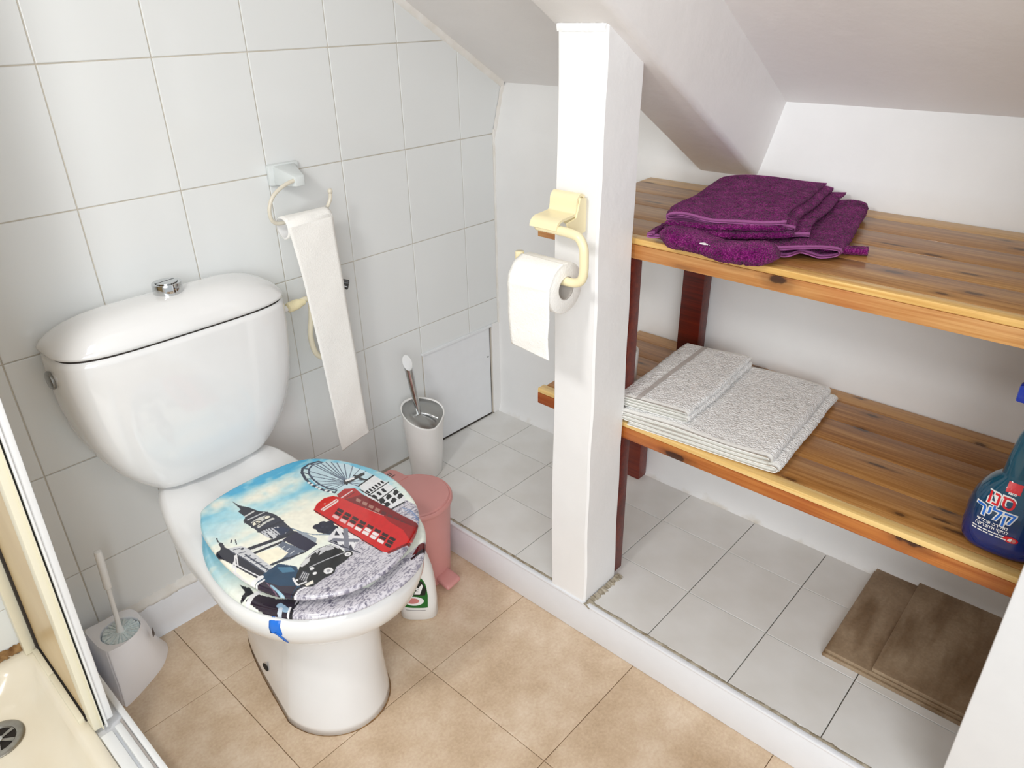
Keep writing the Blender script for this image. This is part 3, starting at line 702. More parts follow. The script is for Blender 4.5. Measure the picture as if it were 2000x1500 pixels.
('l',(70,76,92),9,[(-1479,-380),(-1394,-431)]),
('l',(70,76,92),9,[(-1463,-537),(-1378,-588)]),
('l',(60,66,84),12,[(-1494,145),(-1487,16)]),
('l',(60,66,84),12,[(-1481,-14),(-1473,-142)]),
('l',(60,66,84),12,[(-1467,-172),(-1460,-298)]),
('l',(60,66,84),12,[(-1454,-328),(-1447,-452)]),
('l',(60,66,84),12,[(-1441,-481),(-1434,-604)]),
('l',(70,76,92),9,[(-1626,430),(-1563,26),(-1513,-582)]),
('c',(40,44,62),24,(-1446,334)),
('l',(232,232,234),9,[(-1604,271),(-1877,-52)]),
('l',(232,232,234),9,[(-1638,261),(-1854,-147)]),
('l',(232,232,234),9,[(-1604,271),(-1741,-35)]),
('l',(232,232,234),9,[(-1877,-52),(-1854,-147)]),
('l',(232,232,234),9,[(-1741,-35),(-1625,-650)]),
('l',(232,232,234),9,[(-1861,-99),(-1832,-689)]),
('l',(232,232,234),9,[(-1760,104),(-1748,2)]),
('l',(232,232,234),9,[(-1817,22),(-1788,-69)]),
('p',(22,62,92),[(-1540,-579),(-1223,-539),(-1041,-863),(-1111,-1040),(-1264,-1116),(-1243,-1375),(-1598,-1457),(-1677,-1315),(-1866,-890),(-1824,-724),(-1670,-654)]),
('p',(70,120,150),[(-1293,-604),(-1121,-801),(-1133,-959),(-1308,-816)]),
('p',(44,34,52),[(-1879,-770),(-1656,-725),(-1540,-1048),(-1322,-1296),(-1644,-1507),(-1738,-1323)]),
('l',(236,236,238),34,[(-1956,-735),(-1799,-633),(-1621,-627)]),
('l',(236,236,238),16,[(-1916,-834),(-1772,-730),(-1629,-728)]),
('l',(150,190,210),16,[(-1623,-953),(-1611,-1390)]),
('l',(190,210,220),14,[(-1623,-1273),(-1605,-1423)]),
('l',(120,90,110),6,[(-1635,-831),(-1682,-1413)]),
('l',(28,26,38),16,[(-1618,-1511),(-1372,-1373),(-1212,-1395)]),
('l',(240,240,242),10,[(-1603,-1554),(-1372,-1426),(-1215,-1444)]),
('p',(228,228,232),[(81,-502),(156,-654),(196,-1122),(34,-1159),(-171,-1366),(-228,-1045),(-257,-699),(-173,-603)]),
('p',(34,36,58),[(42,-557),(-2,-734),(-72,-655)]),
('p',(34,36,58),[(80,-666),(112,-898),(14,-849)]),
('p',(34,36,58),[(-227,-702),(-120,-760),(-172,-923)]),
('p',(34,36,58),[(110,-991),(156,-1108),(51,-1115)]),
('p',(34,36,58),[(-172,-1170),(-19,-1097),(-99,-1315)]),
('p',(34,36,58),[(-118,-984),(-156,-1127),(-203,-1012)]),
('l',(120,122,136),34,[(-151,-757),(125,-1105)]),
('l',(120,122,136),34,[(175,-675),(-188,-1214)]),
('l',(70,72,90),10,[(-248,-709),(-53,-1428)]),
('p',(16,17,24),[(-1256,-1126),(-1137,-1011),(-956,-872),(-735,-770),(-495,-740),(-270,-810),(-226,-998),(-236,-1280),(-258,-1375),(-361,-1405),(-577,-1420),(-689,-1521),(-927,-1501),(-1149,-1520),(-1238,-1435),(-1305,-1315)]),
('p',(214,214,216),[(-1006,-902),(-826,-815),(-682,-830),(-847,-938),(-978,-952)]),
('p',(196,196,200),[(-589,-786),(-436,-794),(-291,-862),(-295,-968),(-453,-910),(-612,-911)]),
('l',(16,17,24),14,[(-765,-885),(-586,-758)]),
('l',(16,17,24),14,[(-704,-955),(-524,-829)]),
('l',(16,17,24),14,[(-625,-1044),(-444,-920)]),
('l',(214,214,218),10,[(-815,-798),(-514,-768),(-285,-831),(-240,-1018)]),
('c',(225,225,228),14,(-550,-890)),
('c',(10,10,14),88,(-728,-1392)),
('c',(232,232,234),62,(-728,-1392)),
('c',(160,160,165),27.900000000000002,(-728,-1392)),
('c',(10,10,14),70,(-227,-1290)),
('c',(232,232,234),44,(-227,-1290)),
('c',(160,160,165),19.8,(-227,-1290)),
('c',(238,238,240),30,(-892,-1119)),
('c',(238,238,240),28,(-930,-1264)),
('c',(230,230,232),20,(-1241,-1171)),
('p',(60,62,72),[(-1203,-1158),(-1036,-1040),(-991,-1176),(-1160,-1317)]),
('l',(190,190,194),6,[(-1190,-1184),(-1050,-1087)]),
('l',(190,190,194),6,[(-1175,-1224),(-1038,-1124)]),
('l',(190,190,194),6,[(-1160,-1263),(-1026,-1160)]),
('l',(190,190,194),6,[(-1144,-1302),(-1014,-1196)]),
('l',(236,236,238),14,[(-1262,-1091),(-1306,-1271)]),
('l',(230,230,232),12,[(-1295,-1299),(-1156,-1333)]),
('p',(240,236,222),[(-1210,-1370),(-1055,-1382),(-1088,-1465),(-1213,-1431)]),
('l',(190,190,196),8,[(-896,-1057),(-593,-1111),(-247,-1206)])]
SEAT_ART=[('k',(210,207,214),[(-1709,-1509),(-1474,-1342),(-1269,-1229),(-343,-2010),(1246,-1774),(1315,-2113),(731,-2668),(-342,-2810),(-1182,-2307),(-1702,-1717)]),
('p',(40,30,46),[(-1989,-623),(-1794,-577),(-1599,-1014),(-1363,-1283),(-1467,-1376),(-1712,-1557),(-1839,-1312),(-1947,-934)]),
('p',(22,22,34),[(-1852,-181),(-1771,-440),(-1794,-577),(-1953,-559),(-1977,-478),(-1887,-444)]),
('l',(24,24,36),30,[(-2005,-553),(-1898,-513),(-1805,-400)]),
('l',(238,238,240),34,[(-2001,-716),(-1849,-623),(-1707,-623)]),
('l',(238,238,240),26,[(-1620,-1254),(-1727,-1312)]),
('l',(150,180,205),40,[(-1652,-1191),(-1634,-1367)]),
('l',(200,210,222),30,[(-1790,-1368),(-1691,-1277)]),
('l',(24,24,34),16,[(-1713,-1581),(-1549,-1437),(-1396,-1378)]),
('l',(245,245,246),12,[(-1736,-1529),(-1555,-1379)]),
('p',(90,10,18),[(728,-1947),(1039,-1798),(1227,-1817),(1075,-1967),(854,-1967)]),
('p',(30,14,22),[(657,-1989),(1094,-1924),(1000,-2009),(648,-2040)])]

def outline(P, n): 
    c = catmull([(x, y, 0) for x, y in P], 12, True); s = [0]
    for i in range(len(c)): s.append(s[-1] + (c[(i + 1) % len(c)] - c[i]).length)
    out = []; k = 0
    for i in range(n):
        t = s[-1] * i / n
        while s[k + 1] < t: k += 1
        f = (t - s[k]) / (s[k + 1] - s[k]); out.append(c[k].lerp(c[(k + 1) % len(c)], f))
    return np.array([(p.x, p.y) for p in out])
def printed(name, P, cen, z0, z1, rad, s_in, nr, na, art, parent, m, base_ink=None):
    O = outline(P, na); cen = np.array(cen); prof = []
    for i in range(nr): prof.append((s_in + (1 - s_in) * i / (nr - 1), z1, 0))
    V = []; size = .19
    for s, z, _ in prof:
        inn = (1 - s) * size; zz = z - (rad - math.sqrt(max(rad * rad - max(0, rad - inn) ** 2, 0))) if inn < rad else z + .0015 * (1 - s)
        V.append(np.column_stack([cen[0] + (O[:, 0] - cen[0]) * s, cen[1] + (O[:, 1] - cen[1]) * s, np.full(na, zz)]))
    for s, z in ((1.0, z0 + .004), (.965, z0 + .0005), (max(s_in, .5), z0)):
        V.append(np.column_stack([cen[0] + (O[:, 0] - cen[0]) * s, cen[1] + (O[:, 1] - cen[1]) * s, np.full(na, z)]))
    V = np.concatenate(V); rows = nr + 3; F = []
    i = np.arange(rows - 1)[:, None] * na; j = np.arange(na)[None, :]; k = (j + 1) % na
    F = np.stack([i + j, i + na + j, i + na + k, i + k], -1).reshape(-1, 4)
    off = Vector((0, 0, 0)); p = parent
    while p: off += p.location; p = p.parent
    me = bpy.data.meshes.new(name); faces = F.tolist()
    faces.append(list(range(na)))
    me.from_pydata((V - np.array(off)).tolist(), [], faces); me.materials.append(m)
    me.polygons.foreach_set('use_smooth', [True] * len(me.polygons))
    col = paint((V[:, 0] - .13) * 1e4, (V[:, 1] + .45) * 1e4, art) / 255
    col = np.where(col <= .04045, col / 12.92, ((col + .055) / 1.055) ** 2.4)
    col[(nr + 1) * na:] = .75
    at = me.color_attributes.new('print', 'FLOAT_COLOR', 'POINT'); at.data.foreach_set('color', np.column_stack([col, np.ones(len(col))]).ravel())
    me.update(); bm = bmesh.new(); bm.from_mesh(me); bmesh.ops.recalc_face_normals(bm, faces=bm.faces[:]); bm.to_mesh(me); bm.free()
    o = bpy.data.objects.new(name, me); link(o, parent); return o
M['lidart'] = art_mat('printed_lid_gloss'); M['seatart'] = art_mat('printed_seat_gloss')
SEAT = [(-.057, -.332), (-.071, -.382), (-.077, -.432), (-.077, -.488), (-.069, -.535), (-.050, -.578), (-.035, -.604), (-.003, -.639), (.047, -.672), (.100, -.685), (.158, -.684), (.208, -.667), (.246, -.635), (.288, -.58), (.314, -.49), (.313, -.40), (.296, -.32), (.262, -.255), (.2, -.228), (.08, -.225), (-.01, -.25), (-.038, -.29)]
LID = [(-.024, -.271), (-.047, -.330), (-.060, -.434), (-.054, -.527), (-.027, -.6), (.016, -.644), (.066, -.668), (.135, -.671), (.216, -.641), (.276, -.59), (.308, -.521), (.320, -.437), (.303, -.353), (.27, -.282), (.225, -.240), (.145, -.226), (.063, -.228), (-.003, -.245)]
seat = printed('seat', SEAT, (.135, -.46), .3955, .4085, .010, .72, 56, 1100, SEAT_ART, T, M['seatart'])
seat['label'] = 'printed toilet seat ring showing beneath the lid'
LID = [(x + .003, y + .008) for x, y in LID]
lid = printed('seat_lid', LID, (.133, -.443), .4245, .4370, .0065, .004, 190, 1100, LID_ART, T, M['lidart'])
lid['label'] = 'printed lid with a London street and telephone box picture'
for x in (.075, .215):
    obj('hinge', join(tube([(x - .018, -.243, .414), (x + .018, -.243, .414)], .008, 14, 2, False), lathe([(.011, .392), (.010, .415)], (x, -.240), 16)), M['whitepl'], T, smooth=40)
# blue tape stuck over the rim of the bowl
dg = bpy.context.evaluated_depsgraph_get
def bvh(o):
    off = Vector((0, 0, 0)); p = o
    while p: off += p.location; p = p.parent
    return BVHTree.FromPolygons([v.co + off for v in o.data.vertices], [tuple(q.vertices) for q in o.data.polygons])
bw = bvh(bowl)
def on_bowl(ang, z):
    d = Vector((math.cos(ang), math.sin(ang), 0)); c = Vector((.12, -.45, z)); h = bw.ray_cast(c + d * .5, -d, 2); return (h[0] if h[0] else c + d * .19) + d * .0012
rows = []
cen = [(-2.5, .3935, .0105), (-2.522, .386, .0105), (-2.532, .372, .0105), (-2.528, .358, .0110), (-2.506, .349, .0125), (-2.482, .345, .0115), (-2.465, .341, .010)]
V = []; F = []
for i, (a, z, hw) in enumerate(cen):
    for j in range(5):
        t = (j / 4 - .5) * 2; dz = -.012 * t if i > 3 else .004 * t
        V.append(tuple(on_bowl(a + t * hw / .205 * (1 if i < 4 else .35), z + dz * (1 if i > 3 else .4))))
V = [tuple(Vector((.135, -.46, .4)).lerp(Vector(q), .965) + Vector((0, 0, .006))) for q in V[:5]] + V
for i in range(len(V) // 5 - 1):
    for j in range(4): F.append((i * 5 + j, i * 5 + j + 1, i * 5 + j + 6, i * 5 + j + 5))
tp = obj('blue_tape', (V, F), M['blue'], smooth=True, label='scrap of bright blue tape stuck over the front rim of the toilet bowl', cat='tape')
sm = tp.modifiers.new('thick', 'SOLIDIFY'); sm.thickness = .0012; sm.offset = 1
# ------------------------------------------------------------------ pink pedal bin
B = thing('pedal_bin', (.475, -.32, 0), 'dusty pink round plastic pedal bin standing between the toilet and the step', 'bin')
cb = (.475, -.318)
obj('bin_body', lathe([(.076, .0), (.079, .003), (.080, .03), (.0905, .228), (.0905, .236), (.086, .236)], cb, 64), M['pink'], B, smooth=40)
obj('bin_lid', lathe([(.0945, .229), (.0965, .232), (.0965, .240), (.094, .2435), (.0915, .2435), (.090, .2425), (.087, .2465), (.05, .2505), (.0, .2515)], cb, 64), M['pink'], B, smooth=40)
# tab to the hinge
tb = [(.430, -.255), (.430, -.205), (.437, -.186), (.505, -.186), (.514, -.205), (.516, -.25)]
obj('hinge_tab', loft([[(x, y, .226) for x, y in tb], [(x, y, .247) for x, y in tb], [(.475 + (x - .475) * .94, -.22 + (y + .22) * .94, .2495) for x, y in tb]]), M['pink'], B, smooth=40)
lb = obj('raised_mark', join(*[box(.478 + i * .006, .481 + i * .006, -.215 + .002 * i, -.203 + .002 * i, .2493, .2502) for i in range(3)], box(.476, .497, -.220, -.2175, .2493, .2502)), M['greyp'], B)
obj('pedal', hexa([(.458, -.443, .010), (.512, -.437, .010), (.508, -.385, .012), (.462, -.385, .012), (.459, -.441, .024), (.511, -.435, .024), (.508, -.385, .034), (.462, -.385, .034)], .007, 3), M['pink'], B, smooth=50)
# ------------------------------------------------------------------ white cleaner bottle with green label
Wb = thing('cleaner_bottle', (.370, -.43, 0), 'white plastic cleaner bottle with a green label on the floor behind the toilet bowl', 'bottle')
def flat_ring(cx, cy, hx, hy, z, n=48, p=2.8, rot=0):
    o = []
    for j in range(n):
        a = 2 * math.pi * j / n; c, s = math.cos(a), math.sin(a); x = math.copysign(abs(c) ** (2 / p), c) * hx; y = math.copysign(abs(s) ** (2 / p), s) * hy
        o.append((cx + x * math.cos(rot) - y * math.sin(rot), cy + x * math.sin(rot) + y * math.cos(rot), z))
    return o
wx, wy, wr = .370, -.432, .75
PR = [(0, .024, .040), (.004, .0285, .045), (.05, .0295, .046), (.10, .029, .0445), (.14, .027, .040), (.175, .024, .032), (.205, .019, .022), (.22, .0145, .015)]
wbody = obj('bottle_body', loft([flat_ring(wx, wy, hx, hy, z, rot=wr) for z, hx, hy in PR]), M['whitepl'], Wb, smooth=True)
obj('cap', lathe([(.013, .218), (.015, .22), (.014, .26), (.0125, .263), (0, .263)], (wx, wy), 28), M['whitepl'], Wb, smooth=40)
wv_ = bvh(wbody)
def on_white(t, z, d=.0007):
    """t along the broad face (m, + towards -y), face looks to -x"""
    ex = Vector((math.sin(wr), -math.cos(wr), 0)); nx = Vector((-math.cos(wr), -math.sin(wr), 0)); c = Vector((wx, wy, z)) + ex * t
    h = wv_.ray_cast(c + nx * .2, -nx); return tuple((h[0] if h[0] else c) + nx * d)
def decal(name, poly, f, m, parent, d=.0007, res=.004):
    """polygon (t,z) triangulated and laid on a curved face"""
    bm = bmesh.new(); vs = [bm.verts.new((x, y, 0)) for x, y in poly]; bm.faces.new(vs); bmesh.ops.triangulate(bm, faces=bm.faces[:])
    for _ in range(5):
        le = [e for e in bm.edges if e.calc_length() > res]
        if not le: break
        bmesh.ops.subdivide_edges(bm, edges=le, cuts=1); bmesh.ops.triangulate(bm, faces=bm.faces[:])
    g = from_bm(bm); return obj(name, ([f(v[0], v[1], d) for v in g[0]], g[1]), m, parent)
def arc(cx, cy, rx, ry, a0, a1, n=20): return [(cx + rx * math.cos(math.radians(a0 + (a1 - a0) * i / n)), cy + ry * math.sin(math.radians(a0 + (a1 - a0) * i / n))) for i in range(n + 1)]
lab = decal('label', [(-.030, .045), (.026, .043), (.028, .080)] + arc(-.004, .095, .031, .052, 0, 180), on_white, M['green'], Wb)
decal('label_oval', arc(-.006, .066, .024, .014, 0, 350), on_white, M['whitep'], Wb, .0011)
decal('pink_print', arc(-.010, .067, .017, .009, 0, 350), on_white, M['pinkp'], Wb, .0014)
decal('dark_band', [(-.03, .086), (.022, .083), (.026, .10), (.018, .125), (-.02, .135)], on_white, M['blackp'], Wb, .0010)
for pl in ([(-.004, .088), (.010, .087), (.019, .112), (.016, .118), (.006, .094), (.0, .096)], [(-.022, .091), (-.012, .089), (-.004, .118), (-.012, .121)], [(.006, .108), (.010, .104), (-.006, .098), (-.009, .102)]):
    decal('lettering', pl, on_white, M['whitep'], Wb, .0014)
decal('small_print', [(-.028, .0355), (.02, .034), (.02, .0352), (-.028, .0367)], on_white, M['greyp'], Wb)
# ------------------------------------------------------------------ chrome and white toilet brush on the step
K = thing('toilet_brush_set', (.70, -.095, SZ), 'tall white toilet brush holder with slanted chrome top and chrome handle', 'toilet brush')
ck = (.699, -.097)
def cup_ring(r, z, tilt=0, n=56, s=1):
    out = []
    for j in range(n):
        a = 2 * math.pi * j / n; c, q = math.cos(a), math.sin(a)
        # teardrop plan: nose pointing to the right
        rr = r * (1 + .30 * max(0, math.cos(a + .18)) ** 6); x, y = ck[0] + rr * c * s, ck[1] + rr * q * s
        out.append((x, y, z + tilt * (.50 * (y - ck[1]) + .12 * abs(x - ck[0]) - .0)))
    return out
obj('holder', loft([cup_ring(.040, SZ), cup_ring(.042, SZ + .004), cup_ring(.046, SZ + .07), cup_ring(.051, SZ + .14), cup_ring(.0555, SZ + .197, 1), cup_ring(.0565, SZ + .203, 1), cup_ring(.0535, SZ + .203, 1), cup_ring(.053, SZ + .198, 1)]), M['whitepl'], K, smooth=True)
obj('chrome_lid', loft([cup_ring(.053, SZ + .1985, 1), cup_ring(.052, SZ + .2005, 1), cup_ring(.03, SZ + .204, 1), cup_ring(.008, SZ + .206, 1)]), M['dchrome'], K, smooth=True)
obj('lid_ridge', tube([(.697, -.098, .305), (.712, -.118, .300), (.724, -.142, .2905)], .0032, 10), M['chrome'], K, smooth=True)
h0, h1 = Vector((.694, -.095, .296)), Vector((.672, -.090, .470)); ax = (h1 - h0).normalized(); sd = Vector((1, 0, 0)); sd = (sd - ax * sd.dot(ax)).normalized(); bk = ax.cross(sd)
rr_ = []
for i in range(15):
    t = i / 14; r = .0072 + .0055 * t; c = h0.lerp(h1, t); rg = []
    for j in range(24):
        a = 2 * math.pi * j / 24; p = c + sd * math.cos(a) * r + bk * math.sin(a) * r
        if i >= 13: p = p + ax * ((-.016 * math.cos(a) * -.5 + .017 * math.sin(a)) * (1 if i == 14 else .5))
        rg.append(p)
    rr_.append(rg)
obj('handle', loft(rr_), M['chrome'], K, smooth=40)
# ------------------------------------------------------------------ small white brush left of the toilet
Q = thing('corner_toilet_brush', (-.18, -.085, 0), 'pale lilac corner holder with a clear white toilet brush left of the toilet', 'toilet brush')
qc = Vector((-.183, -.088))
def plan(tb, z, n=72):
    """closed outline from control points, as polar samples"""
    c = catmull([(x, y, 0) for x, y in tb], 10, True); return [(p.x, p.y, z) for p in c]
base = [(-.237, -.158), (-.231, -.164), (-.185, -.145), (-.130, -.112), (-.098, -.065), (-.108, -.034), (-.15, -.026), (-.2, -.026), (-.243, -.028), (-.249, -.06), (-.246, -.11), (-.241, -.148)]
mid = [(-.232, -.146), (-.226, -.151), (-.185, -.140), (-.140, -.113), (-.118, -.070), (-.124, -.038), (-.155, -.027), (-.2, -.027), (-.239, -.028), (-.243, -.06), (-.240, -.105), (-.235, -.138)]
top = [(-.228, -.128), (-.222, -.133), (-.19, -.134), (-.152, -.114), (-.134, -.076), (-.138, -.042), (-.16, -.028), (-.2, -.028), (-.235, -.028), (-.238, -.06), (-.236, -.1), (-.231, -.122)]
sc_ = lambda P, s, z: [(qc.x + (x - qc.x) * s, qc.y + (y - qc.y) * s, z) for x, y, _ in P]
tp_ = plan(top, 0); hole = [(qc.x + .0405 * math.cos(math.atan2(y - qc.y, x - qc.x)), qc.y + .0405 * math.sin(math.atan2(y - qc.y, x - qc.x)), .1335) for x, y, _ in tp_]
obj('holder', loft([plan(base, .0), sc_(plan(base, 0), .995, .006), plan(mid, .05), [((a[0] + b[0]) / 2, (a[1] + b[1]) / 2, .1) for a, b in zip(plan(mid, 0), tp_)], sc_(tp_, 1.0, .128), sc_(tp_, .97, .1335), hole, [(x, y, .115) for x, y, _ in hole]]), M['lilac'], Q, smooth=45)
br = obj('brush_head', lathe([(.0, .112), (.012, .118), (.037, .118), (.0395, .124), (.036, .128), (.012, .131), (.007, .134), (0, .134)], tuple(qc), 48, False, False), M['bristle'], Q, smooth=True)
tf = []
for i in range(26):
    a = 2 * math.pi * i / 26 + rng.uniform(-.06, .06); c, s = math.cos(a), math.sin(a); r1 = rng.uniform(.034, .039)
    tf.append(hexa([(qc.x + c * .011 - s * .0012, qc.y + s * .011 + c * .0012, .128), (qc.x + c * .011 + s * .0012, qc.y + s * .011 - c * .0012, .128), (qc.x + c * r1 + s * .0034, qc.y + s * r1 - c * .0034, .126), (qc.x + c * r1 - s * .0034, qc.y + s * r1 + c * .0034, .126),
                    (qc.x + c * .011 - s * .001, qc.y + s * .011 + c * .001, .133), (qc.x + c * .011 + s * .001, qc.y + s * .011 - c * .001, .133), (qc.x + c * r1 + s * .0028, qc.y + s * r1 - c * .0028, rng.uniform(.1305, .133)), (qc.x + c * r1 - s * .0028, qc.y + s * r1 + c * .0028, .131)]))
obj('bristle_tufts', join(*tf), M['bristle'], Q, kind='stuff')
obj('brush_rod', lathe([(.0085, 0), (.0075, .008), (.0052, .02), (.0048, .10), (.0048, .125), (.0072, .127), (.0078, .13), (.0078, .218), (.0068, .226), (.0, .228)], n=20), M['whitepl'], Q, smooth=40, at=(qc.x, qc.y, .130), rot=(.045, .032, 0))
lbx = obj('torn_label', join(hexa([(-.1325, -.112, .088), (-.126, -.104, .086), (-.124, -.102, .09), (-.13, -.11, .092), (-.1315, -.1115, .104), (-.1265, -.104, .108), (-.1255, -.103, .11), (-.13, -.11, .107)])), M['greyp'], Q)
# ------------------------------------------------------------------ ring holder with nearly empty roll on the tiles
H = thing('ring_paper_holder', (.436, 0, 1.0), 'white wall bracket with a cream wire ring high on the tiles', 'paper holder')
obj('bracket', join(hexa([(.396, 0, .984), (.474, 0, .978), (.474, -.012, .978), (.396, -.012, .984), (.396, 0, 1.030), (.474, 0, 1.030), (.474, -.012, 1.030), (.396, -.012, 1.030)], .004),
                    hexa([(.405, -.010, .985), (.462, -.010, .985), (.436, -.090, .991), (.412, -.090, .991), (.408, -.010, 1.027), (.464, -.010, 1.027), (.436, -.090, 1.013), (.412, -.090, 1.013)], .003)), M['bracket'], H, smooth=40)
ringp = [(.424, -.082, 1.002), (.412, -.083, 1.004), (.385, -.083, .997), (.358, -.083, .981), (.344, -.083, .958), (.344, -.082, .934), (.356, -.081, .921), (.380, -.080, .919), (.43, -.080, .920), (.475, -.079, .923), (.492, -.078, .932), (.502, -.078, .948), (.504, -.078, .962)]
obj('wire_ring', join(tube(ringp, .0042, 14), lathe([(0, .960), (.0050, .960), (.0058, .965), (.0045, .970), (0, .971)], (.504, -.078), 14)), M['creampaint'], H, smooth=True)
P1 = thing('toilet_roll', (.42, -.08, .91), 'nearly empty toilet roll with a long paper tail hanging down the tiles', 'toilet roll')
def roll(x0, x1, c, r0, r1, parent, mc, n=48):
    cy, cz = c; ringf = lambda x, r: [(x, cy + r * math.cos(2 * math.pi * j / n), cz + r * math.sin(2 * math.pi * j / n)) for j in range(n)]
    obj('core', loft([ringf(x0 + .0005, r0), ringf(x0 + .0005, r0 - .0015), ringf(x1 - .0005, r0 - .0015), ringf(x1 - .0005, r0)], False, False), mc, parent, smooth=50)
    obj('paper_winding', loft([ringf(x0, r0), ringf(x0, r1 - .001), ringf(x0 + .001, r1), ringf(x1 - .001, r1), ringf(x1, r1 - .001), ringf(x1, r0)], False, False), M['paper'], parent, smooth=50)
roll(.368, .486, (-.080, .9075), .0225, .0255, P1, M['whitep'])
def sheet(name, path, wid, parent, th=.0006, nv=14, crease=.0012):
    """path: list of (left point, right point)"""
    Lp = catmull([a for a, b in path], 10); Rp = catmull([b for a, b in path], 10); V = []; F = []
    for i, (a, b) in enumerate(zip(Lp, Rp)):
        for j in range(nv + 1):
            t = j / nv; p = a.lerp(b, t); q = math.sin(i * .45 + t * 5) * crease * .5 + rng.uniform(-crease, crease) * .25; p = p + wid * q; V.append(tuple(p))
    for i in range(len(Lp) - 1):
        for j in range(nv): F.append((i * (nv + 1) + j, i * (nv + 1) + j + 1, (i + 1) * (nv + 1) + j + 1, (i + 1) * (nv + 1) + j))
    o = obj(name, (V, F), M['paper'], parent, smooth=True); s = o.modifiers.new('thick', 'SOLIDIFY'); s.thickness = th; s.offset = 1; return o
sheet('paper_tail', [((.368, -.080, .9337), (.486, -.080, .9337)), ((.368, -.094, .9298), (.486, -.094, .9298)), ((.369, -.1035, .914), (.486, -.1035, .917)), ((.370, -.1065, .897), (.485, -.1065, .90)), ((.384, -.1075, .78), (.488, -.1075, .79)), ((.398, -.105, .63), (.496, -.105, .645)), ((.413, -.102, .46), (.506, -.102, .47)), ((.420, -.098, .372), (.512, -.098, .372)), ((.427, -.096, .306), (.518, -.096, .322))], Vector((0, 1, 0)), P1)
# ------------------------------------------------------------------ water valve and hose
V1 = thing('water_valve', (.55, 0, .71), 'small dark chrome angle valve on the tiles behind the hanging paper', 'valve')
def along(prof, a, b, n=20):
    a, b = Vector(a), Vector(b); d = (b - a).normalized(); s = d.orthogonal().normalized(); t = d.cross(s)
    return loft([[a + d * z + (s * math.cos(2 * math.pi * j / n) + t * math.sin(2 * math.pi * j / n)) * r for j in range(n)] for r, z in prof])
obj('valve_body', join(along([(.022, 0), (.022, .003), (.010, .006), (.010, .04)], (.528, .003, .722), (.528, -.1, .722)), along([(.010, 0), (.011, .012), (.008, .03)], (.528, -.03, .728), (.528, -.03, .66))), M['dchrome'], V1, smooth=40)
def knurl():
    n = 36; a = Vector((.532, -.030, .724)); d = (Vector((.560, -.054, .714)) - a).normalized(); s = d.orthogonal().normalized(); t = d.cross(s); R = []
    for z, r, k in ((0, .007, 0), (.002, .0125, .5), (.018, .0125, 1), (.020, .011, .3), (.0205, .008, 0), (.019, .006, 0)):
        R.append([a + d * z + (s * math.cos(2 * math.pi * j / n) + t * math.sin(2 * math.pi * j / n)) * (r - k * .0012 * (j % 2)) for j in range(n)])
    return loft(R)
obj('valve_knob', knurl(), M['darkchrome'], V1)
V2 = thing('fill_hose', (.40, -.04, .65), 'cream plastic water hose looping from the cistern side behind the paper', 'hose')
obj('hose_tube', tube([(.392, -.060, .722), (.412, -.058, .724), (.424, -.056, .712), (.425, -.048, .670), (.420, -.040, .620), (.430, -.036, .570), (.458, -.034, .548), (.492, -.034, .570), (.515, -.032, .63), (.527, -.030, .668)], .0068, 16), M['hose'], V2, smooth=True)
obj('connector_nut', along([(.008, 0), (.0115, .002), (.0125, .012), (.0115, .013), (.0125, .016), (.012, .030), (.0095, .036), (.0085, .046)], (.358, -.062, .718), (.44, -.058, .7235)), M['cream'], V2, smooth=40)
obj('inlet_thread', along([(.007, 0), (.007, .03)], (.326, -.063, .7155), (.36, -.062, .718)), M['whitepl'], V2, smooth=40)
# ------------------------------------------------------------------ cream holder on the post
G = thing('cream_paper_holder', (.583, -.72, 1.0), 'cream plastic toilet roll holder screwed to the white post', 'paper holder')
obj('back_plate', loft([[(x, y, z) for y, z in arc(-.718, 1.008, .031 * s, .030 * s, 0, 350, 36)] for x, s in ((.5835, 1), (.576, 1), (.5735, .93), (.573, .5))]), M['cream'], G, smooth=40)
# curled hood, thick strip in the x/z plane swept along y
def strip_sweep(path, y0, y1, th, n=8):
    c = catmull([(x, 0, z) for x, z in path], 8); top = []; bot = []
    for i, p in enumerate(c):
        t = (c[min(i + 1, len(c) - 1)] - c[max(i - 1, 0)]).normalized(); nn = Vector((-t.z, 0, t.x)); top.append(p + nn * th / 2); bot.append(p - nn * th / 2)
    ring = top + bot[::-1]; return loft([[(p.x, y, p.z) for p in ring] for y in (y0, y0 - (y0 - y1) * .04, y1 + (y0 - y1) * .04, y1)])
obj('hood', strip_sweep([(.572, 1.036), (.562, 1.041), (.553, 1.034), (.551, 1.018), (.547, 1.0095), (.534, 1.0075), (.521, 1.0065), (.509, 1.0055), (.4995, 1.0005), (.4955, .991)], -.692, -.752, .0045), M['cream'], G, smooth=45)
obj('hood_cheek', loft([[(x, -.752 - d, z) for x, z in ((.574, 1.034), (.557, 1.037), (.552, 1.018), (.546, 1.004), (.52, .999), (.53, .982), (.56, .972), (.574, .975))] for d in (0, .003)]), M['cream'], G)
obj('bent_pipe', tube([(.506, -.700, .9905), (.505, -.745, .9905), (.505, -.775, .9895), (.505, -.793, .985), (.505, -.803, .970), (.505, -.805, .950), (.505, -.805, .928), (.505, -.801, .913), (.505, -.790, .905), (.505, -.77, .9025), (.505, -.72, .9025), (.505, -.685, .9035), (.505, -.667, .905), (.505, -.659, .915), (.505, -.658, .936)], .0082, 18), M['cream'], G, smooth=True)
P2 = thing('toilet_roll', (.505, -.72, .89), 'fuller white toilet roll on the cream holder of the post', 'toilet roll')
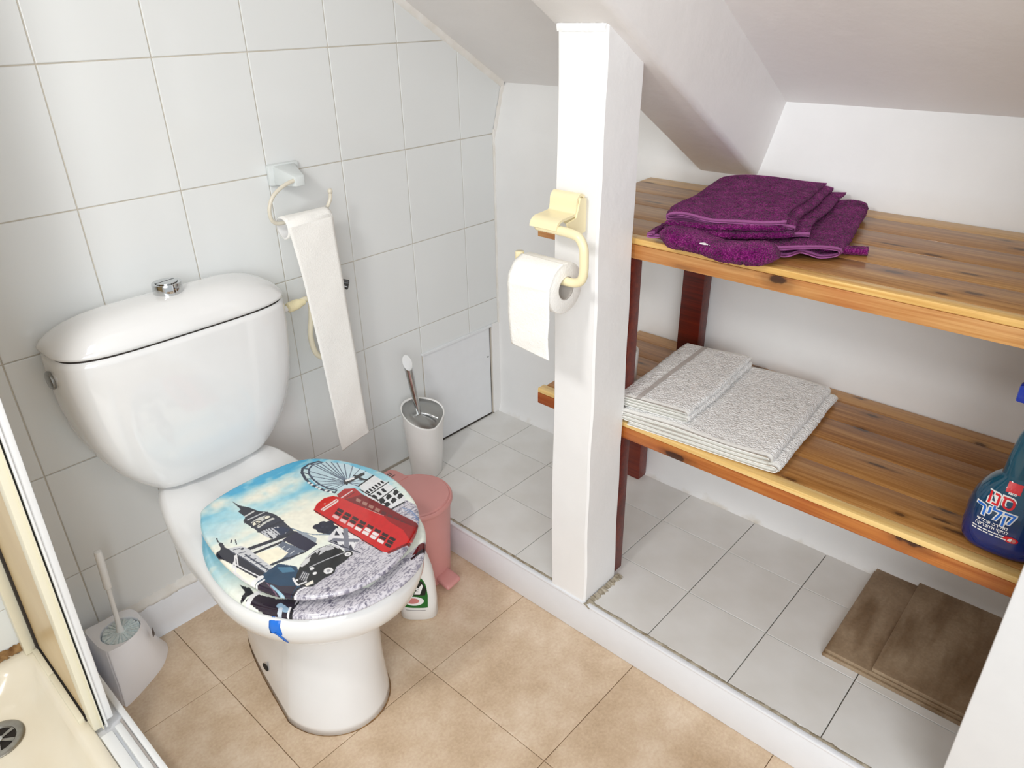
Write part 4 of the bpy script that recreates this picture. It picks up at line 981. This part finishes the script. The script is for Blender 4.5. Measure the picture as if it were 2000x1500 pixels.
def roll_y(y0, y1, cx, cz, r0, r1, parent, n=56):
    rg = lambda y, r: [(cx + r * math.cos(2 * math.pi * j / n), y, cz + r * math.sin(2 * math.pi * j / n)) for j in range(n)]
    obj('core', loft([rg(y0 - .0005, r0), rg(y0 - .0005, r0 - .0016), rg(y1 + .0005, r0 - .0016), rg(y1 + .0005, r0)], False, False), M['core'], parent, smooth=50)
    obj('paper_winding', loft([rg(y0, r0), rg(y0, r1 - .0015), rg(y0 - .0015, r1), rg(y1 + .0015, r1), rg(y1, r1 - .0015), rg(y1, r0)], False, False), M['paper'], parent, smooth=50)
rc = (.505, .8895); RR = .0465
roll_y(-.671, -.768, rc[0], rc[1], .0215, RR, P2)
pth = []
for a in (100, 125, 150, 170): pth.append(((rc[0] + (RR + .0012) * math.cos(math.radians(a)), -.6705, rc[1] + (RR + .0012) * math.sin(math.radians(a))), (rc[0] + (RR + .0012) * math.cos(math.radians(a)), -.7685, rc[1] + (RR + .0012) * math.sin(math.radians(a)))))
pth += [((.4575, -.6705, .885), (.4575, -.7685, .885)), ((.4570, -.671, .84), (.4570, -.7685, .84)), ((.4575, -.673, .80), (.4575, -.766, .795)), ((.4595, -.676, .772), (.4585, -.7685, .765))]
sheet('paper_tail', pth, Vector((1, 0, 0)), P2)
# ------------------------------------------------------------------ wooden shelf unit
S = thing('shelf_unit', (.92, -1.0, SZ), 'two-tier varnished pine shelf built behind the post along the knee wall', 'shelf')
zt = lambda x: .936 + .0414 * (x - .705); zl = lambda x: .530 + .030 * (x - .705)
Y0, Y1 = -.530, -1.885; FX = .706
def board(name, x0, x1, y0, y1, zf, th, m, bev=.0025, cut=0):
    P = []
    for dz in (-th, 0):
        P += [(x0, y0 - (cut if dz == 0 and cut > 0 else 0), zf(x0) + dz), (x0, y1, zf(x0) + dz), (x1, y1, zf(x1) + dz), (x1, y0, zf(x1) + dz)]
    return obj(name, hexa(P, bev, 2), m, S, smooth=40)
for zf, mt, ms, mr, xe in ((zt, M['woodtop'], M['strip'], M['railtop'], 1.126), (zl, M['woodlow'], M['strip'], M['raillow'], 1.126)):
    xs = [FX + .024, FX + .112, FX + .201, FX + .288, FX + .370, xe]
    for a, b in zip(xs[:-1], xs[1:]): board('plank', a + .0003, b - .0003, Y0 - .008, Y1, zf, .020, mt, .0016)
    board('front_strip', FX, FX + .0236, Y0, Y1, zf, .012, ms, .0022)
    zz = zf(FX); obj('front_rail', box(FX, FX + .022, Y1, Y0, zz - .040, zz - .0122, .0015), mr, S, smooth=40)
    obj('end_rail', box(FX + .023, xe - .004, Y0 - .028, Y0 - .006, zz - .042, zz - .020, .0015), M['redwood'], S, smooth=40)
def leg(x0, x1, y0, y1, z0, z1): obj('leg', box(x0, x1, y0, y1, z0, z1, .002), M['redwood'], S, smooth=40)
leg(.708, .744, -.7705, -.715, SZ, zl(.72) - .041); leg(.729, .765, -.758, -.705, zl(.745) + .0005, zt(.745) - .021)
leg(1.078, 1.116, -.738, -.680, zl(1.1) + .0005, zt(1.1) - .021)
leg(1.082, 1.122, -.596, -.548, SZ, zl(1.1) - .021)
leg(.712, .75, -1.86, -1.80, SZ, zl(.72) - .041); leg(.73, .766, -1.86, -1.80, zl(.745) + .0005, zt(.745) - .021); leg(1.08, 1.118, -1.86, -1.80, SZ, zl(1.1) - .021); leg(1.08, 1.118, -1.80, -1.74, zl(1.1) + .0005, zt(1.1) - .021)
# white beaker at the back of the lower shelf
U = thing('beaker', (.852, -.672, .535), 'small white plastic beaker on the lower shelf half hidden by the post', 'cup')
obj('beaker_body', lathe([(.030, zl(.85) + .0006), (.0335, zl(.85) + .003), (.0355, zl(.85) + .085), (.0345, zl(.85) + .089), (.032, zl(.85) + .089), (.031, zl(.85) + .04)], (.850, -.670), 40), M['whitepl'], U, smooth=40)
# ------------------------------------------------------------------ towels
def ribbon(path, mp, width, th, amp, m, parent, name, nw=60, hem=None, step=.004, wave=0, rough=.0009, seed=0, front_fn=None):
    """path: (u,z) centre line of a folded cloth; mp(u,v,z)->world; swept over v in 0..width, th thick"""
    c = catmull([(u, z, 0) for u, z in path], 10); d = [0]
    for a, b in zip(c[:-1], c[1:]): d.append(d[-1] + (b - a).length)
    n = max(8, int(d[-1] / step)); pts = []; k = 0
    for i in range(n + 1):
        t = d[-1] * i / n
        while k < len(c) - 2 and d[k + 1] < t: k += 1
        pts.append(c[k].lerp(c[k + 1], (t - d[k]) / max(d[k + 1] - d[k], 1e-9)))
    r2 = np.random.default_rng(seed); nr = []
    for i in range(n + 1):
        t = (pts[min(i + 1, n)] - pts[max(i - 1, 0)]).normalized(); nr.append(Vector((-t.y, t.x, 0)))
    ring = [(pts[i] + nr[i] * th / 2, nr[i]) for i in range(n + 1)] + [(pts[i] - nr[i] * th / 2, -nr[i]) for i in range(n, -1, -1)]
    N = len(ring); V = []; F = []; ph = r2.uniform(0, 6, 4)
    sl = [0, .012, .03] + [.03 + .94 * i / nw for i in range(1, nw)] + [.97, .988, 1]
    for a, s in enumerate(sl):
        pin = .35 if a in (0, len(sl) - 1) else .75 if a in (1, len(sl) - 2) else 1
        for q, (p, nn) in enumerate(ring):
            cpt = p - nn * (th / 2) * (1 - pin); jt = r2.uniform(-rough, rough) if 2 < a < len(sl) - 3 else 0
            u = p.x - nn.x * (th / 2) * (1 - pin) + nn.x * jt; z = p.y - nn.y * (th / 2) * (1 - pin) + nn.y * jt
            u += amp * (math.sin(s * 5 + ph[0]) * .5 + math.sin(s * 11 + ph[1]) * .3)
            z2 = z + wave * z * 6 * math.sin(u * 24 + s * 4 + ph[2])
            v = s * width + (front_fn(u) if front_fn else 0) * (1 - s)
            x, y, zz = mp(u, v, z2); V.append((x, y, zz))
    for a in range(len(sl) - 1):
        for q in range(N): F.append((a * N + q, a * N + (q + 1) % N, (a + 1) * N + (q + 1) % N, (a + 1) * N + q))
    F.append(tuple(range(N))); F.append(tuple(reversed(range((len(sl) - 1) * N, len(sl) * N))))
    o = obj(name, (V, F), m, parent, smooth=True, mats2=(hem, [i for i in range(len(F)) if i < 2 * N or i >= (len(sl) - 3) * N]) if hem else None)
    return o
# --- white towels on the lower shelf: u from left to right (towards -y), v from front to back (+x)
def mp_w(u, v, z): 
    x = .693 + v * .995 + u * .085; y = -.770 - u * .955 + v * .045; return (x, y, zl(x) + .0012 + z)
W1 = thing('folded_towel', (.88, -.95, zl(.88)), 'large folded white bath towel lying on the lower pine shelf', 'towel')
ribbon([(.02, .0045), (.18, .0045), (.33, .005), (.352, .0075), (.357, .012), (.350, .0165), (.335, .0165), (.322, .0145), (.18, .0138), (.03, .0145), (.008, .0165), (.004, .020), (.012, .0235), (.03, .0235), (.18, .0228), (.325, .0242), (.338, .0275), (.331, .0325), (.315, .0325), (.15, .0318), (.0, .033)], mp_w, .345, .0078, .004, M['towel'], W1, 'terry_cloth', 70, M['towelhem'], .005, .012, .0011, 3)
W2 = thing('folded_towel', (.88, -.82, zl(.88) + .037), 'smaller folded white hand towel with a grey band on the large towel', 'towel')
mp_w2 = lambda u, v, z: mp_w(u - .012, v + .012 + .05 * u, z + .0372)
ribbon([(.0, .0038), (.08, .0036), (.15, .0042), (.166, .0075), (.160, .0112), (.145, .0108), (.06, .0102), (.015, .0108), (.004, .0132), (.008, .0162), (.03, .0166), (.10, .0170), (.150, .0180), (.163, .0205), (.150, .0238), (.08, .0232), (.0, .0226)], mp_w2, .315, .0062, .003, M['towel'], W2, 'terry_cloth', 64, M['towelhem'], .005, .008, .0010, 4)
bw2 = bvh(W2.children[0])
def band(u0, u1):
    V = []; F = []
    for i in range(61):
        v = .001 + .313 * i / 60
        for u in (u0, (u0 + u1) / 2, u1):
            x, y, z = mp_w2(u, v, .05); h = bw2.ray_cast(Vector((x, y, z + .1)), Vector((0, 0, -1))); V.append((x, y, (h[0].z if h[0] else z - .03) + .0011))
    for i in range(60):
        for j in range(2): F.append((i * 3 + j, i * 3 + j + 1, i * 3 + j + 4, i * 3 + j + 3))
    return V, F
obj('grey_stripe', band(.042, .053), M['greystripe'], W2, smooth=True)
# --- purple towels on the upper shelf
def mp_p(u, v, z):
    x = .690 + v * .95 + u * .36; y = -.832 - u * .93 + v * .20; return (x, y, zt(x) + .0012 + z)
D1 = thing('folded_towel', (.85, -1.0, zt(.85)), 'lower purple terry towel with thick front roll and looped right end on the upper shelf', 'towel')
ribbon([(-.002, .0225), (-.014, .0195), (-.004, .0165), (.02, .0168), (.06, .0150), (.12, .0135), (.17, .0120), (.215, .014), (.25, .0195), (.288, .0225), (.314, .0180), (.312, .0085), (.288, .0055), (.27, .0110), (.255, .0135), (.238, .0060), (.215, .0045), (.12, .0045), (.02, .0048)], mp_p, .30, .0068, .004, M['purple'], D1, 'terry_cloth', 70, M['purplehem'], .005, .02, .0016, 5, lambda u: -.004 + .02 * math.sin(u * 20))
# thick roll bulging over the front edge
def front_roll():
    R = []; r2 = np.random.default_rng(9)
    for i in range(90):
        t = i / 89; y = -.842 - .208 * t; x = .690 + .012 * math.sin(t * 5.5) + .034 * max(0, t - .62) / .38; rx = .033 * min(1, .45 + 4 * t) ; rz = .0180 + .002 * math.sin(t * 7 + 1); e = min(1, (t * 9 + .18) ** .5, ((1 - t) * 9 + .15) ** .5)
        rg = []
        for j in range(40):
            a = 2 * math.pi * j / 40; k = r2.uniform(.94, 1.07); px = x + rx * e * math.cos(a) * k; pz = zt(x) + .0018 + rz + rz * e * math.sin(a) * k
            rg.append((px, y + .004 * math.sin(a), pz))
        R.append(rg)
    return loft(R)
obj('front_roll', front_roll(), M['purple'], D1, smooth=True)
obj('care_tag', hexa([(.6685, -.930, .963), (.6690, -.962, .9625), (.690, -.962, .9645), (.690, -.930, .965), (.6683, -.930, .9645), (.6688, -.962, .9640), (.690, -.962, .966), (.690, -.930, .9665)], .0005), M['whitep'], D1)
obj('trailing_corner', loft([[(.800 + .050 * t + .010 * math.cos(a), -1.055 - .098 * t + .004 * math.cos(a), zt(.82) + .0020 + .0075 + .0072 * math.sin(a) + .0006 * math.sin(9 * a + 30 * t)) for a in [2 * math.pi * j / 24 for j in range(24)]] for t in [i / 30 for i in range(31)]]), M['purple'], D1, smooth=True)
D2 = thing('folded_towel', (.87, -.95, zt(.87) + .03), 'upper purple terry towel folded flat with pale hems, topmost on the upper shelf', 'towel')
def mp_q(u, v, z):
    x = .704 + v * .97 + u * .40; y = -.838 - u * .92 + v * .17; return (x, y, zt(x) + .0268 + z - .004 * max(0, 1 - v / .06) )
ribbon([(.245, .0050), (.18, .0040), (.08, .0048), (.02, .0050), (.002, .0072), (.0, .0115), (.006, .0142), (.03, .0158), (.10, .0150), (.16, .0140), (.215, .0128), (.219, .0140), (.215, .0158), (.19, .0205), (.10, .0222), (.03, .0228), (.004, .0205), (-.002, .0225), (.002, .0272), (.03, .0296), (.10, .0288), (.16, .0270), (.205, .0252)], mp_q, .315, .0060, .009, M['purple'], D2, 'terry_cloth', 74, M['purplehem'], .0045, .02, .0013, 6, lambda u: .006 * math.sin(u * 26 + 1) + .004 * math.sin(u * 61))
def fold_tube(z0, rv, rz, u0, u1, v0, seed):
    R = []; r2 = np.random.default_rng(seed)
    for i in range(70):
        t = i / 69; u = u0 + (u1 - u0) * t; e = min(1, (t * 14 + .1) ** .5, ((1 - t) * 12 + .1) ** .5); dz = .0022 * math.sin(t * 6 + seed); R.append([])
        for j in range(28):
            a = 2 * math.pi * j / 28; k = r2.uniform(.9, 1.1)
            R[-1].append(mp_q(u, v0 + .004 * math.sin(u * 26 + 1) + rv * e * math.cos(a) * k, z0 + dz + rz * e * math.sin(a) * k))
    return loft(R)
obj('front_fold', fold_tube(.0065, .014, .0068, -.002, .222, .002, 21), M['purple'], D2, smooth=True)
obj('front_fold', fold_tube(.0180, .013, .0062, -.001, .210, .003, 22), M['purple'], D2, smooth=True)
# ------------------------------------------------------------------ blue spray bottle
L_ = thing('blue_bottle', (.775, -1.475, zl(.775)), 'translucent blue cleaning spray bottle at the right end of the lower shelf', 'bottle')
bx, by, bz = .776, -1.474, zl(.75) + .0022
m, n, l, b = nt('blue_liquid_plastic'); b.inputs['Base Color'].default_value = (.012, .09, .42, 1); b.inputs['Roughness'].default_value = .06; b.inputs['Transmission Weight'].default_value = .45; b.inputs['IOR'].default_value = 1.4; b.inputs['Coat Weight'].default_value = .5
geo = n.new('ShaderNodeNewGeometry'); sp = n.new('ShaderNodeSeparateXYZ'); l.new(geo.outputs['Position'], sp.inputs[0]); mr = n.new('ShaderNodeMapRange'); mr.inputs['From Min'].default_value = bz + .03; mr.inputs['From Max'].default_value = bz + .125; l.new(sp.outputs['Z'], mr.inputs['Value'])
rr = ramp(n, [(0, (.010, .040, .30)), (.45, (.006, .07, .20)), (1, (.01, .14, .24))]); l.new(mr.outputs[0], rr.inputs[0]); l.new(rr.outputs[0], b.inputs['Base Color']); M['bluebody'] = m
M['bluehead'] = mat('blue_trigger_plastic', (22, 60, 190), .15, trans=.2)
PB = [(0, .034, .048), (.003, .040, .055), (.012, .0435, .0595), (.03, .045, .0615), (.07, .045, .0615), (.09, .043, .058), (.108, .038, .051), (.122, .031, .041), (.131, .025, .032), (.134, .0235, .030), (.138, .0235, .0305), (.165, .022, .029), (.20, .0195, .0255), (.225, .016, .019), (.235, .0145, .016)]
bb_ = obj('bottle_body', loft([flat_ring(bx, by, hx, hy, bz + z, 56, 2.6) for z, hx, hy in PB]), M['bluebody'], L_, smooth=True)
obj('dip_tube', tube([(bx - .012, by + .01, bz + .01), (bx - .004, by + .004, bz + .12), (bx, by, bz + .23)], .0026, 10), M['whitepl'], L_, smooth=True)
obj('spray_head', join(lathe([(.0165, bz + .232), (.0165, bz + .252), (.014, bz + .256)], (bx, by), 28), hexa([(bx - .012, by + .045, bz + .256), (bx + .012, by + .045, bz + .256), (bx + .012, by - .03, bz + .256), (bx - .012, by - .03, bz + .256), (bx - .010, by + .045, bz + .284), (bx + .010, by + .045, bz + .284), (bx + .010, by - .03, bz + .290), (bx - .010, by - .03, bz + .290)], .004)), M['bluehead'], L_, smooth=40)
bl_ = bvh(bb_)
def on_blue(t, z, d=.0006):
    """t to the right as seen from the room (-y), face looks to -x"""
    h = bl_.ray_cast(Vector((.5, by - t, bz + z)), Vector((1, 0, 0))); p = h[0] if h[0] else Vector((bx - .03, by - t, bz + z)); return (p.x - d, p.y, p.z)
def text_geo(s, size, offset=0.0, shear=0.0):
    cu = bpy.data.curves.new('lettering', 'FONT'); cu.body = s; cu.size = size; cu.align_x = 'CENTER'; cu.offset = offset; cu.resolution_u = 3
    o = bpy.data.objects.new('lettering', cu); C.objects.link(o); d = bpy.context.evaluated_depsgraph_get(); me = bpy.data.meshes.new_from_object(o.evaluated_get(d))
    g = ([tuple(v.co) for v in me.vertices], [tuple(p.vertices) for p in me.polygons]); bpy.data.objects.remove(o); bpy.data.curves.remove(cu); bpy.data.meshes.remove(me); return g
def text_on(name, s, size, t, z, m, d, offset=0, sx=1, slope=0):
    g = text_geo(s, size, offset)
    if not g[0]: return
    obj(name, ([on_blue(t + v[0] * sx, z + v[1] + slope * v[0] * sx, d) for v in g[0]], g[1]), m, L_)
rev = lambda s: s[::-1]
T0 = -.016
for wd, sz, tt, z_, mm in (('סנו', .030, T0 + .000, .0915, 'redp'), ('קליר', .029, T0 - .002, .068, 'bluep')):
    text_on('lettering_outline', rev(wd), sz, tt, z_, M['whitep'], .0007, .0021, 1.0); text_on('lettering_fill', rev(wd), sz, tt, z_, M[mm], .0013, .0003, 1.0)
text_on('lettering_small', rev('נוזל רב-תכליתי'), .0078, T0 - .002, .0565, M['whitep'], .0010, .0002, .95)
text_on('lettering_small', rev('לניקוי ולהברקה'), .0078, T0 - .001, .0490, M['whitep'], .0010, .0002, .95)
for zq, t0, t1 in ((.0430, -.043, .004), (.0385, -.043, .008)):
    for i in range(6):
        a = t0 + (t1 - t0) * i / 6; decal('print_line', [(a, zq), (a + (t1 - t0) / 7.4, zq), (a + (t1 - t0) / 7.4, zq + .0022), (a, zq + .0022)], on_blue, M['whitep'], L_, .0009)
decal('red_block', [(-.016, .1165), (.004, .1165), (.004, .131), (-.016, .131)], on_blue, M['redp'], L_, .0009)
text_on('lettering_mark', 'sano', .0062, -.006, .1145, M['whitep'], .0013, .0002)
decal('red_oval', arc(.012, .042, .0105, .0055, 0, 350), on_blue, M['redp'], L_, .0008); decal('oval_print', [(.008, .040), (.013, .0385), (.014, .0455), (.010, .0445)], on_blue, M['whitep'], L_, .0012); decal('oval_print', arc(.0165, .0418, .0028, .0036, 0, 350, 12), on_blue, M['pinkp'], L_, .0012)
# ------------------------------------------------------------------ spare brown tiles under the shelf
def spare(name, x0, y1, z, rot, label):
    t = obj(name, box(-.1655, .1655, -.1655, .1655, 0, .0085, .0012), M['brown'], label=label, cat='tile', group='spare brown tiles under the shelf'); t.location = (x0 + .1655, y1 - .1655, z); t.rotation_euler = (0, 0, rot); return t
spare('spare_tile', .795, -1.247, SZ + .0005, .012, 'lower spare brown floor tile, its left part uncovered, on the white step tiles')
spare('spare_tile', .799, -1.250, SZ + .0095, .006, 'middle spare brown floor tile, only its front edge showing in the stack')
spare('spare_tile', .803, -1.343, SZ + .0185, .010, 'topmost spare brown floor tile with dark stains under the lower shelf')
# ------------------------------------------------------------------ shower
A = thing('shower_tray', (-.7, -1.0, 0), 'cream acrylic shower tray with raised rim in the left corner', 'shower tray')
def tray():
    R = []
    def rr(x0, x1, y0, y1, r, z, k=10):
        o = []
        for cx, cy, a0 in ((x1 - r, y1 - r, 0), (x0 + r, y1 - r, 90), (x0 + r, y0 + r, 180), (x1 - r, y0 + r, 270)):
            for i in range(k + 1): a = math.radians(a0 + 90 * i / k); o.append((cx + r * math.cos(a), cy + r * math.sin(a), z))
        return o
    for x1, y1, r, z in ((-.322, -.002, .004, 0), (-.322, -.002, .004, .149), (-.324, -.004, .004, .151), (-.340, -.030, .03, .151), (-.345, -.036, .04, .149), (-.352, -.046, .05, .139), (-.362, -.062, .06, .118), (-.378, -.082, .07, .108), (-.41, -.12, .08, .104)):
        dd = -.322 - x1; R.append(rr(-1.19 + dd, x1, -1.2 + dd, y1, r, z))
    return loft(R)
obj('basin', tray(), M['tray'], A, smooth=50)
dc = (-.449, -.163); dr = obj('drain_flange', lathe([(.0455, .1035), (.0455, .1065), (.043, .108), (.031, .1075), (.029, .104), (.029, .1042)], dc, 40), M['steel'], A, smooth=40)
obj('drain_hole', lathe([(.029, .1046), (0, .1046)], dc, 24, False, False), M['dark'], dr)
for i in range(6):
    a = math.pi / 3 * i + .3; c, s = math.cos(a), math.sin(a)
    obj('drain_spoke', hexa([(dc[0] + c * .006 - s * .0025, dc[1] + s * .006 + c * .0025, .1047), (dc[0] + c * .006 + s * .0025, dc[1] + s * .006 - c * .0025, .1047), (dc[0] + c * .030 + s * .004, dc[1] + s * .030 - c * .004, .1047), (dc[0] + c * .030 - s * .004, dc[1] + s * .030 + c * .004, .1047), (dc[0] + c * .006 - s * .0025, dc[1] + s * .006 + c * .0025, .1068), (dc[0] + c * .006 + s * .0025, dc[1] + s * .006 - c * .0025, .1068), (dc[0] + c * .030 + s * .004, dc[1] + s * .030 - c * .004, .1068), (dc[0] + c * .030 - s * .004, dc[1] + s * .030 + c * .004, .1068)]), M['steel'], dr)
obj('drain_screw', lathe([(.008, .1068), (.008, .1080), (.005, .1088), (0, .1088)], dc, 20), M['chrome'], dr, smooth=40)
rough_strip('mould_line', -.60, -.335, lambda x: [(x, -.0012, .166), (x, -.003, .157), (x, -.008, .1525), (x, -.013, .1520)], A, M['mould'], 70, .0022)
Sc = thing('shower_screen', (-.31, -.16, .15), 'white framed shower door folded back against the tiled wall', 'shower door')
ln = lambda x, z: x + .021 * (z - .15)
def prof_box(name, x0, x1, y0, y1, z0, z1, m, bev=.0015):
    P = []
    for z in (z0, z1): P += [(ln(x0, z), y0, z), (ln(x1, z), y0, z), (ln(x1, z), y1, z), (ln(x0, z), y1, z)]
    return obj(name, hexa(P, bev, 2) if bev else hexa(P), m, Sc, smooth=40)
ZT = 1.95
prof_box('door_profile', -.3025, -.287, -.332, -.300, .162, ZT, M['alu'], .003)
prof_box('profile_lip', -.3045, -.3005, -.3365, -.304, .152, ZT, M['alu'], .001)
prof_box('rubber_seal', -.3085, -.3045, -.329, -.300, .152, ZT, M['black'], .001)
prof_box('inner_profile', -.3235, -.3085, -.331, -.296, .152, ZT, M['creamalu'], .003)
prof_box('profile_lip', -.3105, -.3080, -.3365, -.306, .151, ZT, M['creamalu'], .0006)
prof_box('door_panel', -.3225, -.3165, -.297, -.045, .168, ZT, M['tan'], 0)
prof_box('wall_channel', -.347, -.327, -.034, -.003, .152, ZT, M['creamalu'], .0015)
prof_box('channel_gap', -.327, -.3225, -.045, -.006, .16, ZT, M['gap'], 0)
obj('bottom_rail', box(-.336, -.3255, -.135, -.04, .1505, .163, .0015), M['creamalu'], Sc, smooth=40)
obj('bottom_rail', box(-.3365, -.3255, -.292, -.139, .1505, .163, .0015), M['creamalu'], Sc, smooth=40)
obj('rail_shadow_gap', box(-.3252, -.3205, -.294, -.04, .1502, .157), M['gap'], Sc)
Cu = thing('shower_sill', (-.29, -.7, 0), 'white grooved threshold between the shower tray and the beige floor', 'sill')
obj('sill_body', box(-.3215, -.264, -1.2, -.0, 0, .140, .003), M['trimm'], Cu, smooth=40)
for x0, x1, z, y0 in ((-.2755, -.264, .1515, -.003), (-.2945, -.281, .1535, -.345), (-.3205, -.299, .1485, -.345)):
    obj('track', box(x0, x1, -1.2, y0, .1405, z, .003), M['alu'], Cu, smooth=40)
obj('track_groove', box(-.2805, -.276, -1.2, -.33, .1402, .1445), M['greystripe'], Cu)
